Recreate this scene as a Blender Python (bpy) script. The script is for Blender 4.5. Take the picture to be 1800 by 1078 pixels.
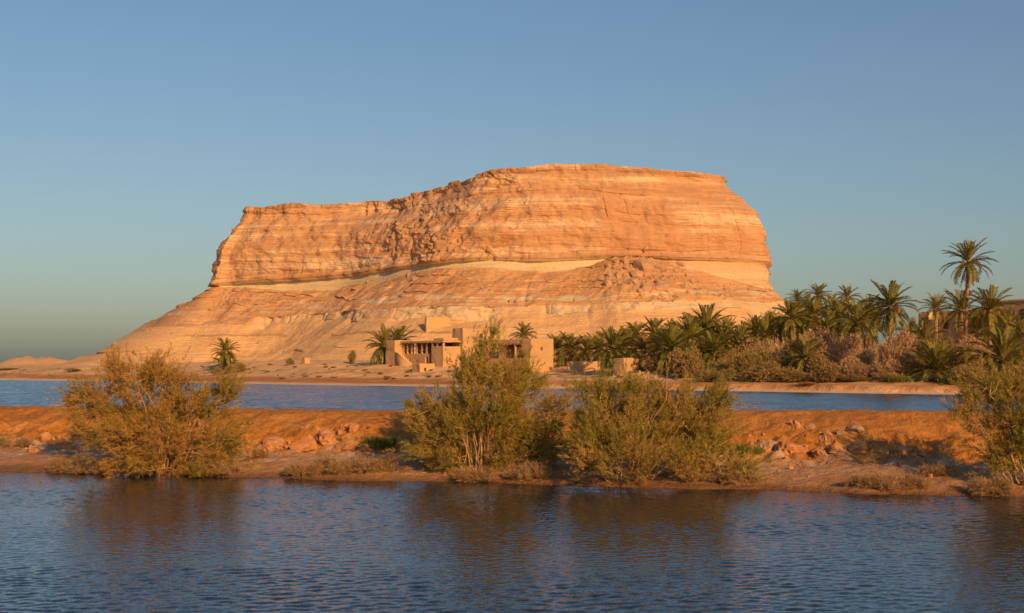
import bpy, bmesh, math, random
import numpy as np
from mathutils import Vector, Matrix
from mathutils.bvhtree import BVHTree

for o in list(bpy.data.objects):
    bpy.data.objects.remove(o)
scene = bpy.context.scene
COL = scene.collection
R = math.radians

# ------------------------------------------------------------------ camera, sky, sun, exposure
F, HOR, CAMH = 2400.0, 638.0, 3.5          # focal length and horizon row in photo pixels, eye height
cam = bpy.data.cameras.new('camera')
cam.sensor_width = 36.0
cam.lens = 36.0 * F / 1800.0
cam.shift_y = (HOR - 539.0) / 1800.0
cam.clip_start = 0.3
cam.clip_end = 20000
cam_o = bpy.data.objects.new('camera', cam)
cam_o.location = (0, 0, CAMH)
cam_o.rotation_euler = (R(90), 0, 0)
COL.objects.link(cam_o)
scene.camera = cam_o

SUN_AZ, SUN_EL = R(26), R(20)              # azimuth measured from straight behind the camera to the right
sdir = Vector((math.sin(SUN_AZ) * math.cos(SUN_EL), -math.cos(SUN_AZ) * math.cos(SUN_EL), math.sin(SUN_EL)))
world = bpy.data.worlds.new('World')
scene.world = world
world.use_nodes = True
wn = world.node_tree
wn.nodes.clear()
sky = wn.nodes.new('ShaderNodeTexSky')
sky.sky_type = 'NISHITA'
sky.sun_disc = False
sky.sun_elevation = SUN_EL
sky.sun_rotation = math.atan2(sdir.x, sdir.y)
sky.altitude = 0
sky.air_density = 1.2
sky.dust_density = 1.3
sky.ozone_density = 3.0
bg = wn.nodes.new('ShaderNodeBackground')
bg.inputs['Strength'].default_value = 0.0860
out = wn.nodes.new('ShaderNodeOutputWorld')
wb = wn.nodes.new('ShaderNodeMix')          # white balance of the whole sky
wb.data_type = 'RGBA'
wb.blend_type = 'MULTIPLY'
wb.inputs[0].default_value = 1.0
wb.inputs[7].default_value = (0.895, 0.928, 1.0, 1)
wn.links.new(sky.outputs[0], wb.inputs[6])
wn.links.new(wb.outputs[2], bg.inputs[0])
wn.links.new(bg.outputs[0], out.inputs[0])

sun = bpy.data.lights.new('sun', 'SUN')
sun.energy = 5.0
sun.angle = R(0.6)
sun.color = (1.0, 0.545, 0.185)
sun_o = bpy.data.objects.new('sun', sun)
sun_o.rotation_euler = sdir.to_track_quat('Z', 'Y').to_euler()
sun_o.location = (60, -80, 60)
COL.objects.link(sun_o)

scene.render.engine = 'CYCLES'
vs = scene.view_settings
vs.view_transform = 'Standard'
vs.look = 'None'
vs.gamma = 1.0
vs.exposure = 0.0
vs.use_curve_mapping = False

# ------------------------------------------------------------------ helpers
def tag(o, label=None, cat=None, group=None, kind=None):
    if label: o['label'] = label
    if cat: o['category'] = cat
    if group: o['group'] = group
    if kind: o['kind'] = kind
    return o

def link(name, data, parent=None, loc=(0, 0, 0), rot=(0, 0, 0), scale=(1, 1, 1)):
    o = bpy.data.objects.new(name, data)
    COL.objects.link(o)
    o.location = loc
    o.rotation_euler = rot
    o.scale = scale
    if parent is not None:
        o.parent = parent
    return o

def mesh_from(name, verts, faces, mat=None, smooth=False):
    me = bpy.data.meshes.new(name)
    verts = np.asarray(verts, dtype=np.float32)
    faces = np.asarray(faces, dtype=np.int32)
    n, k = faces.shape
    me.vertices.add(len(verts))
    me.vertices.foreach_set('co', verts.ravel())
    me.loops.add(n * k)
    me.loops.foreach_set('vertex_index', faces.ravel())
    me.polygons.add(n)
    me.polygons.foreach_set('loop_start', np.arange(0, n * k, k, dtype=np.int32))
    me.polygons.foreach_set('loop_total', np.full(n, k, dtype=np.int32))
    if smooth:
        me.polygons.foreach_set('use_smooth', np.ones(n, dtype=bool))
    me.update(calc_edges=True)
    if mat: me.materials.append(mat)
    return me

def attr(me, name, vals):
    a = me.attributes.new(name, 'FLOAT', 'POINT')
    a.data.foreach_set('value', np.asarray(vals, dtype=np.float32).ravel())

def grid_faces(nr, nc, wrap=False):
    i, j = np.meshgrid(np.arange(nr - 1), np.arange(nc if wrap else nc - 1), indexing='ij')
    j2 = (j + 1) % nc
    return np.stack([i * nc + j, i * nc + j2, (i + 1) * nc + j2, (i + 1) * nc + j], -1).reshape(-1, 4)

def _hash(ix, iy, iz, seed):
    with np.errstate(over='ignore'):
        h = (ix.astype(np.int64) * 374761393 + iy.astype(np.int64) * 668265263 + iz.astype(np.int64) * 2147483647 + seed * 1274126177) & 0xFFFFFFFF
        h = ((h ^ (h >> 13)) * 1274126177) & 0xFFFFFFFF
        h = ((h ^ (h >> 16)) * 2246822519) & 0xFFFFFFFF
        h = h ^ (h >> 15)
    return (h & 0xFFFFFF) / float(0xFFFFFF)

def vnoise(x, y, z=0.0, seed=0):
    x, y, z = np.broadcast_arrays(np.asarray(x, float), np.asarray(y, float), np.asarray(z, float))
    ix, iy, iz = np.floor(x), np.floor(y), np.floor(z)
    fx, fy, fz = x - ix, y - iy, z - iz
    fx, fy, fz = [f * f * f * (f * (f * 6 - 15) + 10) for f in (fx, fy, fz)]
    ix, iy, iz = ix.astype(np.int64), iy.astype(np.int64), iz.astype(np.int64)
    r = 0
    for dx in (0, 1):
        for dy in (0, 1):
            for dz in (0, 1):
                w = (fx if dx else 1 - fx) * (fy if dy else 1 - fy) * (fz if dz else 1 - fz)
                r = r + w * _hash(ix + dx, iy + dy, iz + dz, seed)
    return r * 2 - 1

def fbm(x, y, z=0.0, o=4, seed=0, gain=0.5):
    r, a, f = 0, 1.0, 1.0
    for k in range(o):
        r = r + a * vnoise(np.asarray(x) * f, np.asarray(y) * f, np.asarray(z) * f, seed + k * 17)
        a *= gain
        f *= 2.03
    return r

def sstep(e0, e1, x):
    t = np.clip((x - e0) / (e1 - e0), 0, 1)
    return t * t * (3 - 2 * t)

def P(px, py, d):
    return Vector(((px - 900) * d / F, d, CAMH + (HOR - py) * d / F))

# ------------------------------------------------------------------ materials
class NT:
    def __init__(self, name, rough=0.9, spec=0.2):
        self.m = bpy.data.materials.new(name)
        self.m.use_nodes = True
        self.t = self.m.node_tree
        self.b = self.t.nodes['Principled BSDF']
        self.b.inputs['Roughness'].default_value = rough
        self.b.inputs['Specular IOR Level'].default_value = spec
        self._tc = None
    def n(self, typ, **kw):
        nd = self.t.nodes.new(typ)
        for k, v in kw.items(): setattr(nd, k, v)
        return nd
    def l(self, a, b): self.t.links.new(a, b)
    def pos(self, scale=(1, 1, 1), obj=False):
        if obj:
            src = self.n('ShaderNodeTexCoord').outputs['Object']
        else:
            src = self.n('ShaderNodeNewGeometry').outputs['Position']
        mp = self.n('ShaderNodeMapping')
        mp.inputs['Scale'].default_value = scale
        self.l(src, mp.inputs['Vector'])
        return mp.outputs[0]
    def noise(self, scale, vec=None, detail=4, rough=0.55, dist=0.0):
        nd = self.n('ShaderNodeTexNoise')
        nd.inputs['Scale'].default_value = scale
        nd.inputs['Detail'].default_value = detail
        nd.inputs['Roughness'].default_value = rough
        nd.inputs['Distortion'].default_value = dist
        if vec is not None: self.l(vec, nd.inputs['Vector'])
        return nd.outputs['Fac']
    def ramp(self, fac, stops, interp='LINEAR'):
        nd = self.n('ShaderNodeValToRGB')
        cr = nd.color_ramp
        cr.interpolation = interp
        while len(cr.elements) < len(stops): cr.elements.new(0.5)
        for e, (p, c) in zip(cr.elements, stops):
            e.position = p
            e.color = (c, c, c, 1) if isinstance(c, (int, float)) else (*c, 1)
        self.l(fac, nd.inputs[0])
        return nd.outputs[0]
    def mix(self, fac, a, b, mode='MIX'):
        nd = self.n('ShaderNodeMix', data_type='RGBA', blend_type=mode)
        for s, v in ((nd.inputs[0], fac), (nd.inputs[6], a), (nd.inputs[7], b)):
            if isinstance(v, (int, float)): s.default_value = v
            elif isinstance(v, tuple): s.default_value = (*v, 1)
            else: self.l(v, s)
        return nd.outputs[2]
    def math(self, op, a, b=0.0):
        nd = self.n('ShaderNodeMath', operation=op)
        for s, v in ((nd.inputs[0], a), (nd.inputs[1], b)):
            if isinstance(v, (int, float)): s.default_value = v
            else: self.l(v, s)
        return nd.outputs[0]
    def attr(self, name):
        return self.n('ShaderNodeAttribute', attribute_name=name).outputs['Fac']
    def rnd(self):
        return self.n('ShaderNodeObjectInfo').outputs['Random']
    def color(self, c):
        if isinstance(c, tuple): self.b.inputs['Base Color'].default_value = (*c, 1)
        else: self.l(c, self.b.inputs['Base Color'])
    def bump(self, h, strength=0.5, dist=0.1):
        nd = self.n('ShaderNodeBump')
        nd.inputs['Strength'].default_value = strength
        nd.inputs['Distance'].default_value = dist
        self.l(h, nd.inputs['Height'])
        self.l(nd.outputs[0], self.b.inputs['Normal'])

# rock of the hill: cream and ochre beds, rusty stains, earthy talus
m = NT('hill_rock')
beds = m.noise(1.0, m.pos((0.010, 0.010, 0.42)), 5, 0.62, 0.25)
beds2 = m.noise(1.0, m.pos((0.055, 0.055, 1.5)), 5, 0.65, 0.5)
bm_ = m.math('ADD', m.math('MULTIPLY', beds, 0.62), m.math('MULTIPLY', beds2, 0.38))
c_cliff = m.ramp(bm_, [(0.34, (0.46, 0.235, 0.12)), (0.45, (0.55, 0.30, 0.155)), (0.515, (0.61, 0.37, 0.205)), (0.575, (0.71, 0.51, 0.32)), (0.68, (0.77, 0.60, 0.41))])
stain = m.ramp(m.noise(1.0, m.pos((0.045, 0.045, 0.030)), 5, 0.55, 0.6), [(0.47, 0.0), (0.58, 1.0)])
stain2 = m.math('MULTIPLY', stain, 0.5)
c_cliff = m.mix(stain2, c_cliff, (0.53, 0.295, 0.155))
c_cliff = m.mix(m.ramp(m.noise(1.0, m.pos((0.30, 0.30, 0.035)), 5, 0.6, 0.3), [(0.50, 0.0), (0.70, 0.30)]), c_cliff, (0.44, 0.235, 0.12))
c_cliff = m.mix(m.ramp(m.noise(1.3, m.pos(), 5, 0.7), [(0.52, 0.0), (0.72, 0.4)]), c_cliff, (0.40, 0.22, 0.115))
c_cliff = m.mix(m.attr('scar'), c_cliff, (0.54, 0.285, 0.145))
c_pale = m.ramp(m.noise(1.0, m.pos((0.06, 0.06, 0.35)), 4), [(0.3, (0.58, 0.46, 0.29)), (0.55, (0.66, 0.54, 0.35)), (0.75, (0.54, 0.45, 0.32))])
c_tal = m.ramp(m.noise(0.09, m.pos(), 6, 0.6), [(0.3, (0.50, 0.26, 0.125)), (0.5, (0.57, 0.31, 0.15)), (0.7, (0.64, 0.38, 0.195))])
c_tal = m.mix(m.ramp(m.noise(0.9, m.pos(), 5, 0.7), [(0.50, 0.0), (0.68, 0.45)]), c_tal, (0.40, 0.225, 0.13))
c_tal = m.mix(m.ramp(m.noise(0.30, m.pos((1, 1, 3)), 5, 0.65), [(0.60, 0.0), (0.70, 0.6)]), c_tal, (0.62, 0.47, 0.31))
c_tal = m.mix(m.ramp(m.noise(1.0, m.pos((0.05, 0.05, 0.9)), 4, 0.6), [(0.56, 0.0), (0.64, 0.55)]), c_tal, (0.70, 0.50, 0.30))
c_sand = m.ramp(m.noise(0.10, m.pos((1, 1, 2)), 5, 0.6), [(0.3, (0.75, 0.45, 0.195)), (0.7, (0.83, 0.53, 0.25))])
c = m.mix(m.attr('pale'), c_cliff, c_pale)
c = m.mix(m.attr('talus'), c, c_tal)
c_sand = m.mix(m.ramp(m.noise(1.0, m.pos((0.05, 0.05, 0.8)), 4, 0.6), [(0.52, 0.0), (0.66, 0.6)]), c_sand, (0.56, 0.31, 0.15))
c = m.mix(m.attr('sand'), c, c_sand)
c = m.mix(m.attr('bed'), c, (0.30, 0.155, 0.07))  # brown beds, with the big ledge's shadow line put into the colour
m.color(c)
h = m.math('ADD', m.noise(0.8, m.pos((1, 1, 2.5)), 6, 0.65), m.math('MULTIPLY', m.noise(1.0, m.pos((0.1, 0.1, 2.6)), 3), 0.8))
m.bump(h, 0.75, 0.9)
M_HILL = m.m

m = NT('fallen_rock')
c = m.ramp(m.noise(0.45, m.pos(), 5, 0.6), [(0.3, (0.38, 0.225, 0.135)), (0.55, (0.46, 0.29, 0.175)), (0.8, (0.60, 0.44, 0.28))])
c = m.mix(m.math('MULTIPLY', m.rnd(), 0.55), c, (0.44, 0.26, 0.15))
m.color(c); m.bump(m.noise(1.6, m.pos(), 5), 0.6, 0.4)
M_FALLEN = m.m

m = NT('far_ground')
c = m.ramp(m.noise(0.12, m.pos(), 6, 0.6), [(0.3, (0.64, 0.365, 0.165)), (0.5, (0.75, 0.455, 0.215)), (0.7, (0.80, 0.51, 0.26))])
c = m.mix(m.ramp(m.noise(0.8, m.pos(), 5, 0.7), [(0.52, 0.0), (0.66, 0.5)]), c, (0.38, 0.21, 0.11))
red = m.math('MULTIPLY', m.attr('bank'), m.ramp(m.noise(0.25, m.pos(), 4), [(0.30, 0.55), (0.5, 1.0)]))
c = m.mix(red, c, (0.46, 0.19, 0.062))
c = m.mix(m.math('MULTIPLY', m.attr('salt'), m.ramp(m.noise(1.1, m.pos(), 5), [(0.30, 0.35), (0.55, 1.0)])), c, (0.66, 0.55, 0.43))
c = m.mix(m.math('MULTIPLY', m.attr('weed'), m.ramp(m.noise(0.7, m.pos(), 5, 0.7), [(0.46, 0.0), (0.58, 0.85)])), c, (0.15, 0.13, 0.05))
m.color(c); m.bump(m.noise(1.5, m.pos(), 6, 0.65), 0.7, 0.35)
M_FAR = m.m

m = NT('dike_earth')
c = m.ramp(m.noise(0.8, m.pos(), 6, 0.6), [(0.3, (0.40, 0.155, 0.030)), (0.5, (0.49, 0.205, 0.044)), (0.7, (0.55, 0.265, 0.075))])
c = m.mix(m.ramp(m.noise(5.0, m.pos(), 5, 0.65), [(0.50, 0.0), (0.68, 0.55)]), c, (0.27, 0.105, 0.035))
c = m.mix(m.math('MULTIPLY', m.attr('bench'), m.ramp(m.noise(0.9, m.pos(), 5), [(0.30, 0.55), (0.6, 1.0)])), c, (0.45, 0.25, 0.125))
c = m.mix(m.math('MULTIPLY', m.attr('salt'), m.ramp(m.noise(1.3, m.pos(), 6, 0.65), [(0.46, 0.0), (0.60, 0.85)])), c, (0.54, 0.41, 0.32))
c = m.mix(m.math('MULTIPLY', m.attr('wet'), 0.8), c, (0.16, 0.075, 0.030))
m.color(c)
hh = m.math('ADD', m.noise(3.0, m.pos(), 6, 0.65), m.math('MULTIPLY', m.noise(16.0, m.pos(), 4, 0.6), 0.3))
m.bump(hh, 1.0, 0.16)
M_DIKE = m.m

m = NT('dike_rock')
c = m.ramp(m.noise(2.2, m.pos(), 6, 0.6), [(0.3, (0.38, 0.165, 0.065)), (0.5, (0.47, 0.235, 0.105)), (0.75, (0.58, 0.36, 0.20))])
c = m.mix(m.math('MULTIPLY', m.rnd(), 0.6), c, (0.46, 0.20, 0.075))
m.color(c); m.bump(m.noise(7.0, m.pos(), 6, 0.65), 0.8, 0.08)
M_DROCK = m.m
m = NT('grey_rock')
c = m.ramp(m.noise(3.0, m.pos(), 6, 0.6), [(0.3, (0.28, 0.17, 0.10)), (0.7, (0.42, 0.29, 0.19))])
m.color(c); m.bump(m.noise(8.0, m.pos(), 6, 0.65), 0.8, 0.06)
M_GROCK = m.m

m = NT('mud_plaster')
c = m.ramp(m.noise(0.7, m.pos(), 6, 0.6), [(0.3, (0.49, 0.30, 0.145)), (0.7, (0.57, 0.355, 0.18))])
c = m.mix(m.ramp(m.noise(4.0, m.pos(), 4, 0.7), [(0.48, 0.0), (0.68, 0.5)]), c, (0.40, 0.25, 0.13))
c = m.mix(m.math('MULTIPLY', m.rnd(), 0.15), c, (0.45, 0.31, 0.19))
m.color(c); m.bump(m.noise(2.0, m.pos(), 5, 0.6), 0.6, 0.12)
M_MUD = m.m
m = NT('hotel_plaster')
c = m.ramp(m.noise(0.5, m.pos(), 5), [(0.3, (0.32, 0.21, 0.13)), (0.7, (0.40, 0.27, 0.17))])
m.color(c); m.bump(m.noise(2.0, m.pos(), 5), 0.5, 0.1)
M_HOTEL = m.m
m = NT('old_wood', 0.8)
m.color(m.ramp(m.noise(3.0, m.pos((1, 1, 0.2)), 4), [(0.3, (0.16, 0.085, 0.04)), (0.7, (0.27, 0.16, 0.085))]))
M_WOOD = m.m
m = NT('dark_wood', 0.8)
m.color(m.ramp(m.noise(4.0, m.pos((1, 1, 0.2)), 4), [(0.3, (0.05, 0.03, 0.018)), (0.7, (0.10, 0.06, 0.035))]))
M_DARK = m.m
m = NT('awning_cloth', 0.9)
m.color(m.ramp(m.noise(2.0, m.pos(), 3), [(0.3, (0.60, 0.38, 0.18)), (0.7, (0.66, 0.44, 0.22))]))
M_AWN = m.m

def leaf_mat(name, cols, rnd_cols=None, trans=0.25, scale=1.0):
    m = NT(name, 0.65, 0.25)
    c = m.ramp(m.attr('tint'), [(i / (len(cols) - 1), k) for i, k in enumerate(cols)])
    if rnd_cols:
        c = m.mix(m.math('MULTIPLY', m.rnd(), 0.7), c, rnd_cols)
    m.color(c)
    tr = m.n('ShaderNodeBsdfTranslucent')
    m.l(c, tr.inputs['Color'])
    mx = m.n('ShaderNodeMixShader')
    mx.inputs[0].default_value = trans
    m.l(m.b.outputs[0], mx.inputs[1]); m.l(tr.outputs[0], mx.inputs[2])
    m.l(mx.outputs[0], m.t.nodes['Material Output'].inputs['Surface'])
    return m.m

M_TAM_A = leaf_mat('tamarisk_olive', [(0.16, 0.155, 0.026), (0.25, 0.225, 0.038), (0.34, 0.265, 0.052), (0.44, 0.285, 0.080), (0.56, 0.345, 0.115)])
M_TAM_B = leaf_mat('tamarisk_brown', [(0.22, 0.205, 0.034), (0.30, 0.225, 0.042), (0.40, 0.255, 0.060), (0.49, 0.28, 0.085), (0.55, 0.315, 0.10)])
M_SHRUB_P = leaf_mat('shrub_dusty_pink', [(0.381, 0.241, 0.129), (0.538, 0.347, 0.196), (0.650, 0.426, 0.246)], (0.42, 0.29, 0.14))
M_SHRUB_G = leaf_mat('shrub_olive', [(0.244, 0.183, 0.055), (0.366, 0.268, 0.091), (0.488, 0.348, 0.140)], (0.38, 0.255, 0.11))
M_DRY = leaf_mat('dry_brush', [(0.30, 0.18, 0.08), (0.40, 0.255, 0.125), (0.48, 0.33, 0.18)])
M_GRASS = leaf_mat('green_grass', [(0.11, 0.15, 0.02), (0.17, 0.20, 0.03), (0.23, 0.23, 0.05)])
M_FROND = leaf_mat('palm_frond', [(0.156, 0.162, 0.034), (0.240, 0.228, 0.048), (0.336, 0.294, 0.074)], (0.25, 0.20, 0.045), 0.2)
M_DEADF = leaf_mat('dead_frond', [(0.20, 0.12, 0.06), (0.28, 0.17, 0.09), (0.33, 0.21, 0.12)], (0.24, 0.13, 0.065), 0.1)
M_BRONZE = leaf_mat('bronze_frond', [(0.20, 0.12, 0.045), (0.26, 0.16, 0.06), (0.30, 0.20, 0.08)], (0.22, 0.15, 0.05), 0.15)
m = NT('bark'); m.color(m.ramp(m.noise(6.0, m.pos((1, 1, 0.3)), 5), [(0.3, (0.30, 0.19, 0.10)), (0.7, (0.52, 0.34, 0.19))])); m.bump(m.noise(25, m.pos(), 3), 0.5, 0.02)
M_BARK = m.m
m = NT('palm_bark'); m.color(m.ramp(m.noise(2.5, m.pos((1, 1, 2)), 5), [(0.3, (0.24, 0.13, 0.07)), (0.7, (0.40, 0.235, 0.13))])); m.bump(m.noise(1.0, m.pos((2, 2, 9)), 3), 0.8, 0.12)
M_PBARK = m.m
m = NT('dates', 0.6); m.color(m.ramp(m.noise(6.0, m.pos(), 2), [(0.3, (0.42, 0.13, 0.025)), (0.7, (0.56, 0.20, 0.04))]))
M_DATE = m.m

def water_mat(name, layers, rough, base, lean):
    """wind ripples as tilted facets: each layer is (scale along x, scale along y, slope)"""
    m = NT(name, rough, 0.5)
    m.b.inputs['IOR'].default_value = 1.333
    m.color(base)
    gust = m.ramp(m.noise(1.0, m.pos((0.045, 0.10, 1)), 3, 0.5, 0.8), [(0.30, 0.55), (0.65, 1.0)])
    acc = None
    for sx, sy, k in layers:
        nd = m.n('ShaderNodeTexNoise')
        nd.inputs['Scale'].default_value = 1.0; nd.inputs['Detail'].default_value = 2.0; nd.inputs['Roughness'].default_value = 0.5; nd.inputs['Distortion'].default_value = 0.4
        m.l(m.pos((sx, sy, 1)), nd.inputs['Vector'])
        sub = m.n('ShaderNodeVectorMath', operation='SUBTRACT'); sub.inputs[1].default_value = (0.5, 0.5, 0.5)
        m.l(nd.outputs['Color'], sub.inputs[0])
        mul = m.n('ShaderNodeVectorMath', operation='MULTIPLY'); mul.inputs[1].default_value = (k * 0.7, k, 0)
        m.l(sub.outputs[0], mul.inputs[0])
        if acc is None: acc = mul.outputs[0]
        else:
            ad = m.n('ShaderNodeVectorMath', operation='ADD'); m.l(acc, ad.inputs[0]); m.l(mul.outputs[0], ad.inputs[1]); acc = ad.outputs[0]
    sc = m.n('ShaderNodeVectorMath', operation='SCALE'); m.l(acc, sc.inputs[0]); m.l(gust, sc.inputs['Scale'])
    ad = m.n('ShaderNodeVectorMath', operation='ADD'); ad.inputs[1].default_value = (0, lean, 1)
    if lean == 0:
        sk = m.n('ShaderNodeVectorMath', operation='ADD'); sk.inputs[1].default_value = (0, -0.022, 0)
        m.l(m.n('ShaderNodeNewGeometry').outputs['Normal'], sk.inputs[0]); m.l(sk.outputs[0], ad.inputs[1])
    m.l(sc.outputs[0], ad.inputs[0])
    no = m.n('ShaderNodeVectorMath', operation='NORMALIZE'); m.l(ad.outputs[0], no.inputs[0])
    m.l(no.outputs[0], m.b.inputs['Normal'])
    return m.m
M_WATER = water_mat('pond_water', [(1.1, 2.6, 0.05), (9, 14, 0.32), (24, 34, 0.22)], 0.07, (0.014, 0.023, 0.030), 0)
M_WATERF = water_mat('lake_water', [(0.25, 0.6, 0.18), (1.6, 2.6, 0.5), (6, 9, 0.4)], 0.05, (0.034, 0.056, 0.078), -0.112)

# ------------------------------------------------------------------ ground, water, dike, far shore
SHX, SHT = 39.23, -0.288           # near edge of the dike: Y = SHX + SHT * X
nl = math.hypot(1, SHT)
DN = np.array([-SHT, 1.0]) / nl    # away from the camera, across the dike
DT = np.array([1.0, SHT]) / nl     # along the dike

def far_u(X, Y):
    return (Y - 190.9 + 0.85 * X) / 1.3124

def far_h(X, Y):
    X = np.asarray(X, float); Y = np.asarray(Y, float)
    u = far_u(X, Y) + 1.0 * fbm(X / 14, Y / 14, 0, 3, 5) + 0.35 * fbm(X / 2.5, Y / 2.5, 0, 2, 9)
    zl = np.interp(u, [-8, 0, 2.5, 8, 14, 20, 25, 35, 80, 300, 6000], [-1.4, 0, 0.18, 0.6, 1.15, 2.0, 3.0, 3.5, 4.0, 4.0, 1.0])
    zr = np.interp(u, [-8, 0, 2.2, 2.9, 10, 22, 32, 42, 80, 300, 6000], [-1.4, 0, 0.16, 0.85, 1.1, 1.5, 1.9, 2.8, 3.4, 4.0, 1.0])
    k = sstep(-14, 3, X)
    z = zl * (1 - k) + zr * k
    lf = sstep(-60, -125, X)
    z = np.where(z > 0, z * (1 - 0.42 * lf), z)
    far = sstep(700, 1500, Y)
    z = np.where(z > 0, z * (1 - far) + 1.2 * far, z)
    rough = sstep(1.0, 12, u)
    z = z + rough * (0.22 * fbm(X / 9, Y / 9, 0, 4, 21) + 0.10 * fbm(X / 2.2, Y / 2.2, 0, 3, 23))
    # low broken ridge on the left skyline
    rx = np.exp(-((Y - 610 - 12 * vnoise(X / 25, 0, 0, 3)) / 8.0) ** 2)
    tx = sstep(-232, -222, X) * (1 - sstep(-178, -160, X)) + 0.25 * (1 - sstep(-245, -225, X))
    z = z + rx * tx * (3.6 + 1.3 * fbm(X / 8, Y / 8, 0, 4, 31))
    # rubble mound in front of the ruined hut
    z = z + 0.75 * np.exp(-(((X - 20.5) / 6.0) ** 2 + ((Y - 197) / 5.0) ** 2)) * (1 + 0.35 * fbm(X / 1.3, Y / 1.3, 0, 3, 41))
    return z

g = link('ground', mesh_from('ground', [(-9000, -9000, -1.6), (9000, -9000, -1.6), (9000, 9000, -1.6), (-9000, 9000, -1.6)], [(0, 1, 2, 3)], M_FAR))
tag(g, 'sandy ground stretching to the horizon under the lakes', kind='structure')

# far shore: polar sheet seen from the photographer's bank
ang = np.radians(np.linspace(-34, 34, 560))
dist = np.concatenate([np.concatenate([np.linspace(112, 135, 12)[:-1], np.linspace(135, 225, 250)[:-1], np.linspace(225, 330, 110)]), np.geomspace(334, 900, 70)[:], np.geomspace(930, 9000, 26)])
D_, A_ = np.meshgrid(dist, np.tan(ang), indexing='ij')
FX, FY = D_ * A_, D_
FZ = far_h(FX, FY)
fu = far_u(FX, FY)
me = mesh_from('far_shore', np.stack([FX, FY, FZ], -1).reshape(-1, 3), grid_faces(len(dist), len(ang)), M_FAR, True)
nn = fbm(FX / 3, FY / 3, 0, 3, 77)
attr(me, 'salt', (1 - sstep(0.08, 0.19 + 0.05 * nn, FZ)) * sstep(-0.4, 0.0, FZ))
attr(me, 'bank', sstep(0.22, 0.34, FZ) * (1 - sstep(0.75, 1.25, FZ + 0.15 * nn)) * (fu < 40))
attr(me, 'weed', sstep(0.6, 1.0, FZ) * (1 - sstep(2.0, 2.9, FZ)) * sstep(0.05, 0.5, fbm(FX / 16, FY / 5, 0, 3, 60)) * (fu < 60))
o = link('far_shore', me)
tag(o, 'tan desert shore beyond the blue lake with a white salt edge', kind='structure')

# dike: long bank of orange earth between the two waters
ws = np.array([-4, 0, 0.35, 1.2, 2.2, 3.8, 4.9, 6.0, 7.2, 7.9, 8.4, 10.4, 11.2, 13.5, 17])
hs = np.array([-1.2, -0.02, 0.09, 0.20, 0.30, 0.48, 0.70, 1.16, 1.60, 1.74, 1.78, 1.76, 1.60, -0.1, -1.4])
sg = np.concatenate([np.linspace(-90, -26, 160)[:-1], np.linspace(-26, 26, 560), np.linspace(26, 90, 160)[1:]])
wg = np.concatenate([np.linspace(-4, -0.6, 8), np.linspace(-0.5, 9.5, 125), np.linspace(9.7, 17, 26)])
def dike_h(S, W):
    wob = 0.45 * fbm(S / 5.0, 0.3, 0, 4, 101) + 0.2 * vnoise(S / 0.9, 0.7, 0, 103)
    Wl = W + wob * (1 - sstep(2.0, 6.0, W))
    Wl = Wl + 0.30 * fbm(S / 3.0, W / 3.0, 2, 3, 107) * sstep(4.2, 5.5, W) * (1 - sstep(8.5, 10, W))
    z = np.interp(Wl, ws, hs)
    z = z + 0.10 * fbm(S / 11, 0.1, 0, 2, 111) * sstep(6, 8, W) * (1 - sstep(11, 13, W))
    toe = sstep(3.4, 4.4, W) * (1 - sstep(5.8, 7.0, W))
    z = z + toe * (0.20 * fbm(S / 0.9, W / 0.7, 0, 4, 121) + 0.10 * np.abs(fbm(S / 0.35, W / 0.35, 0, 3, 127)))
    land = sstep(0.0, 1.0, W)
    z = z + land * (0.035 * fbm(S / 0.5, W / 0.5, 0, 4, 131) + 0.03 * np.abs(fbm(S / 0.25, W / 0.25, 0, 2, 133)))
    gul = sstep(5.5, 6.2, W) * (1 - sstep(7.3, 8.0, W))
    z = z - gul * 0.10 * np.abs(fbm(S / 0.8, W / 4, 0, 3, 137))
    return z
S_, W_ = np.meshgrid(sg, wg, indexing='ij')
DZ = dike_h(S_, W_)
DX = S_ * DT[0] + W_ * DN[0]
DY = SHX + S_ * DT[1] + W_ * DN[1]
me = mesh_from('dike', np.stack([DX, DY, DZ], -1).reshape(-1, 3), grid_faces(len(sg), len(wg))[:, ::-1], M_DIKE, True)
nn = fbm(S_ / 2, W_ / 1.2, 0, 3, 141)
attr(me, 'bench', 1 - sstep(3.6, 5.2, W_ + 0.5 * nn))
attr(me, 'salt', sstep(1.9, 3.2, W_ + 0.6 * nn) * (1 - sstep(4.0, 4.9, W_ + 0.5 * nn)))
attr(me, 'wet', (1 - sstep(0.04, 0.20, DZ + 0.04 * nn)) * (W_ < 6))
dike_o = link('dike', me)
tag(dike_o, 'long low dike of orange earth between the near pond and the far lake', kind='structure')
BV_DIKE = BVHTree.FromPolygons([tuple(v.co) for v in me.vertices], [tuple(p.vertices) for p in me.polygons])

def dike_z(x, y):
    h = BV_DIKE.ray_cast(Vector((x, y, 20)), Vector((0, 0, -1)))[0]
    return h.z if h else 0.0

# near bank under the photographer's feet
bx = np.linspace(-120, 120, 121); by = np.linspace(-120, 11, 80)
BX, BY = np.meshgrid(bx, by, indexing='ij')
BZ = np.interp(BY + 1.2 * fbm(BX / 6, BY / 6, 0, 3, 151), [-120, 0, 3, 8, 11], [2.0, 1.9, 1.7, -0.05, -1.2]) + 0.05 * fbm(BX / 1.5, BY / 1.5, 0, 3, 153)
me = mesh_from('near_bank', np.stack([BX, BY, BZ], -1).reshape(-1, 3), grid_faces(121, 80)[:, ::-1], M_DIKE, True)
tag(link('near_bank', me), 'earth bank on the photographer\'s side of the pond', kind='structure')

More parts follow.
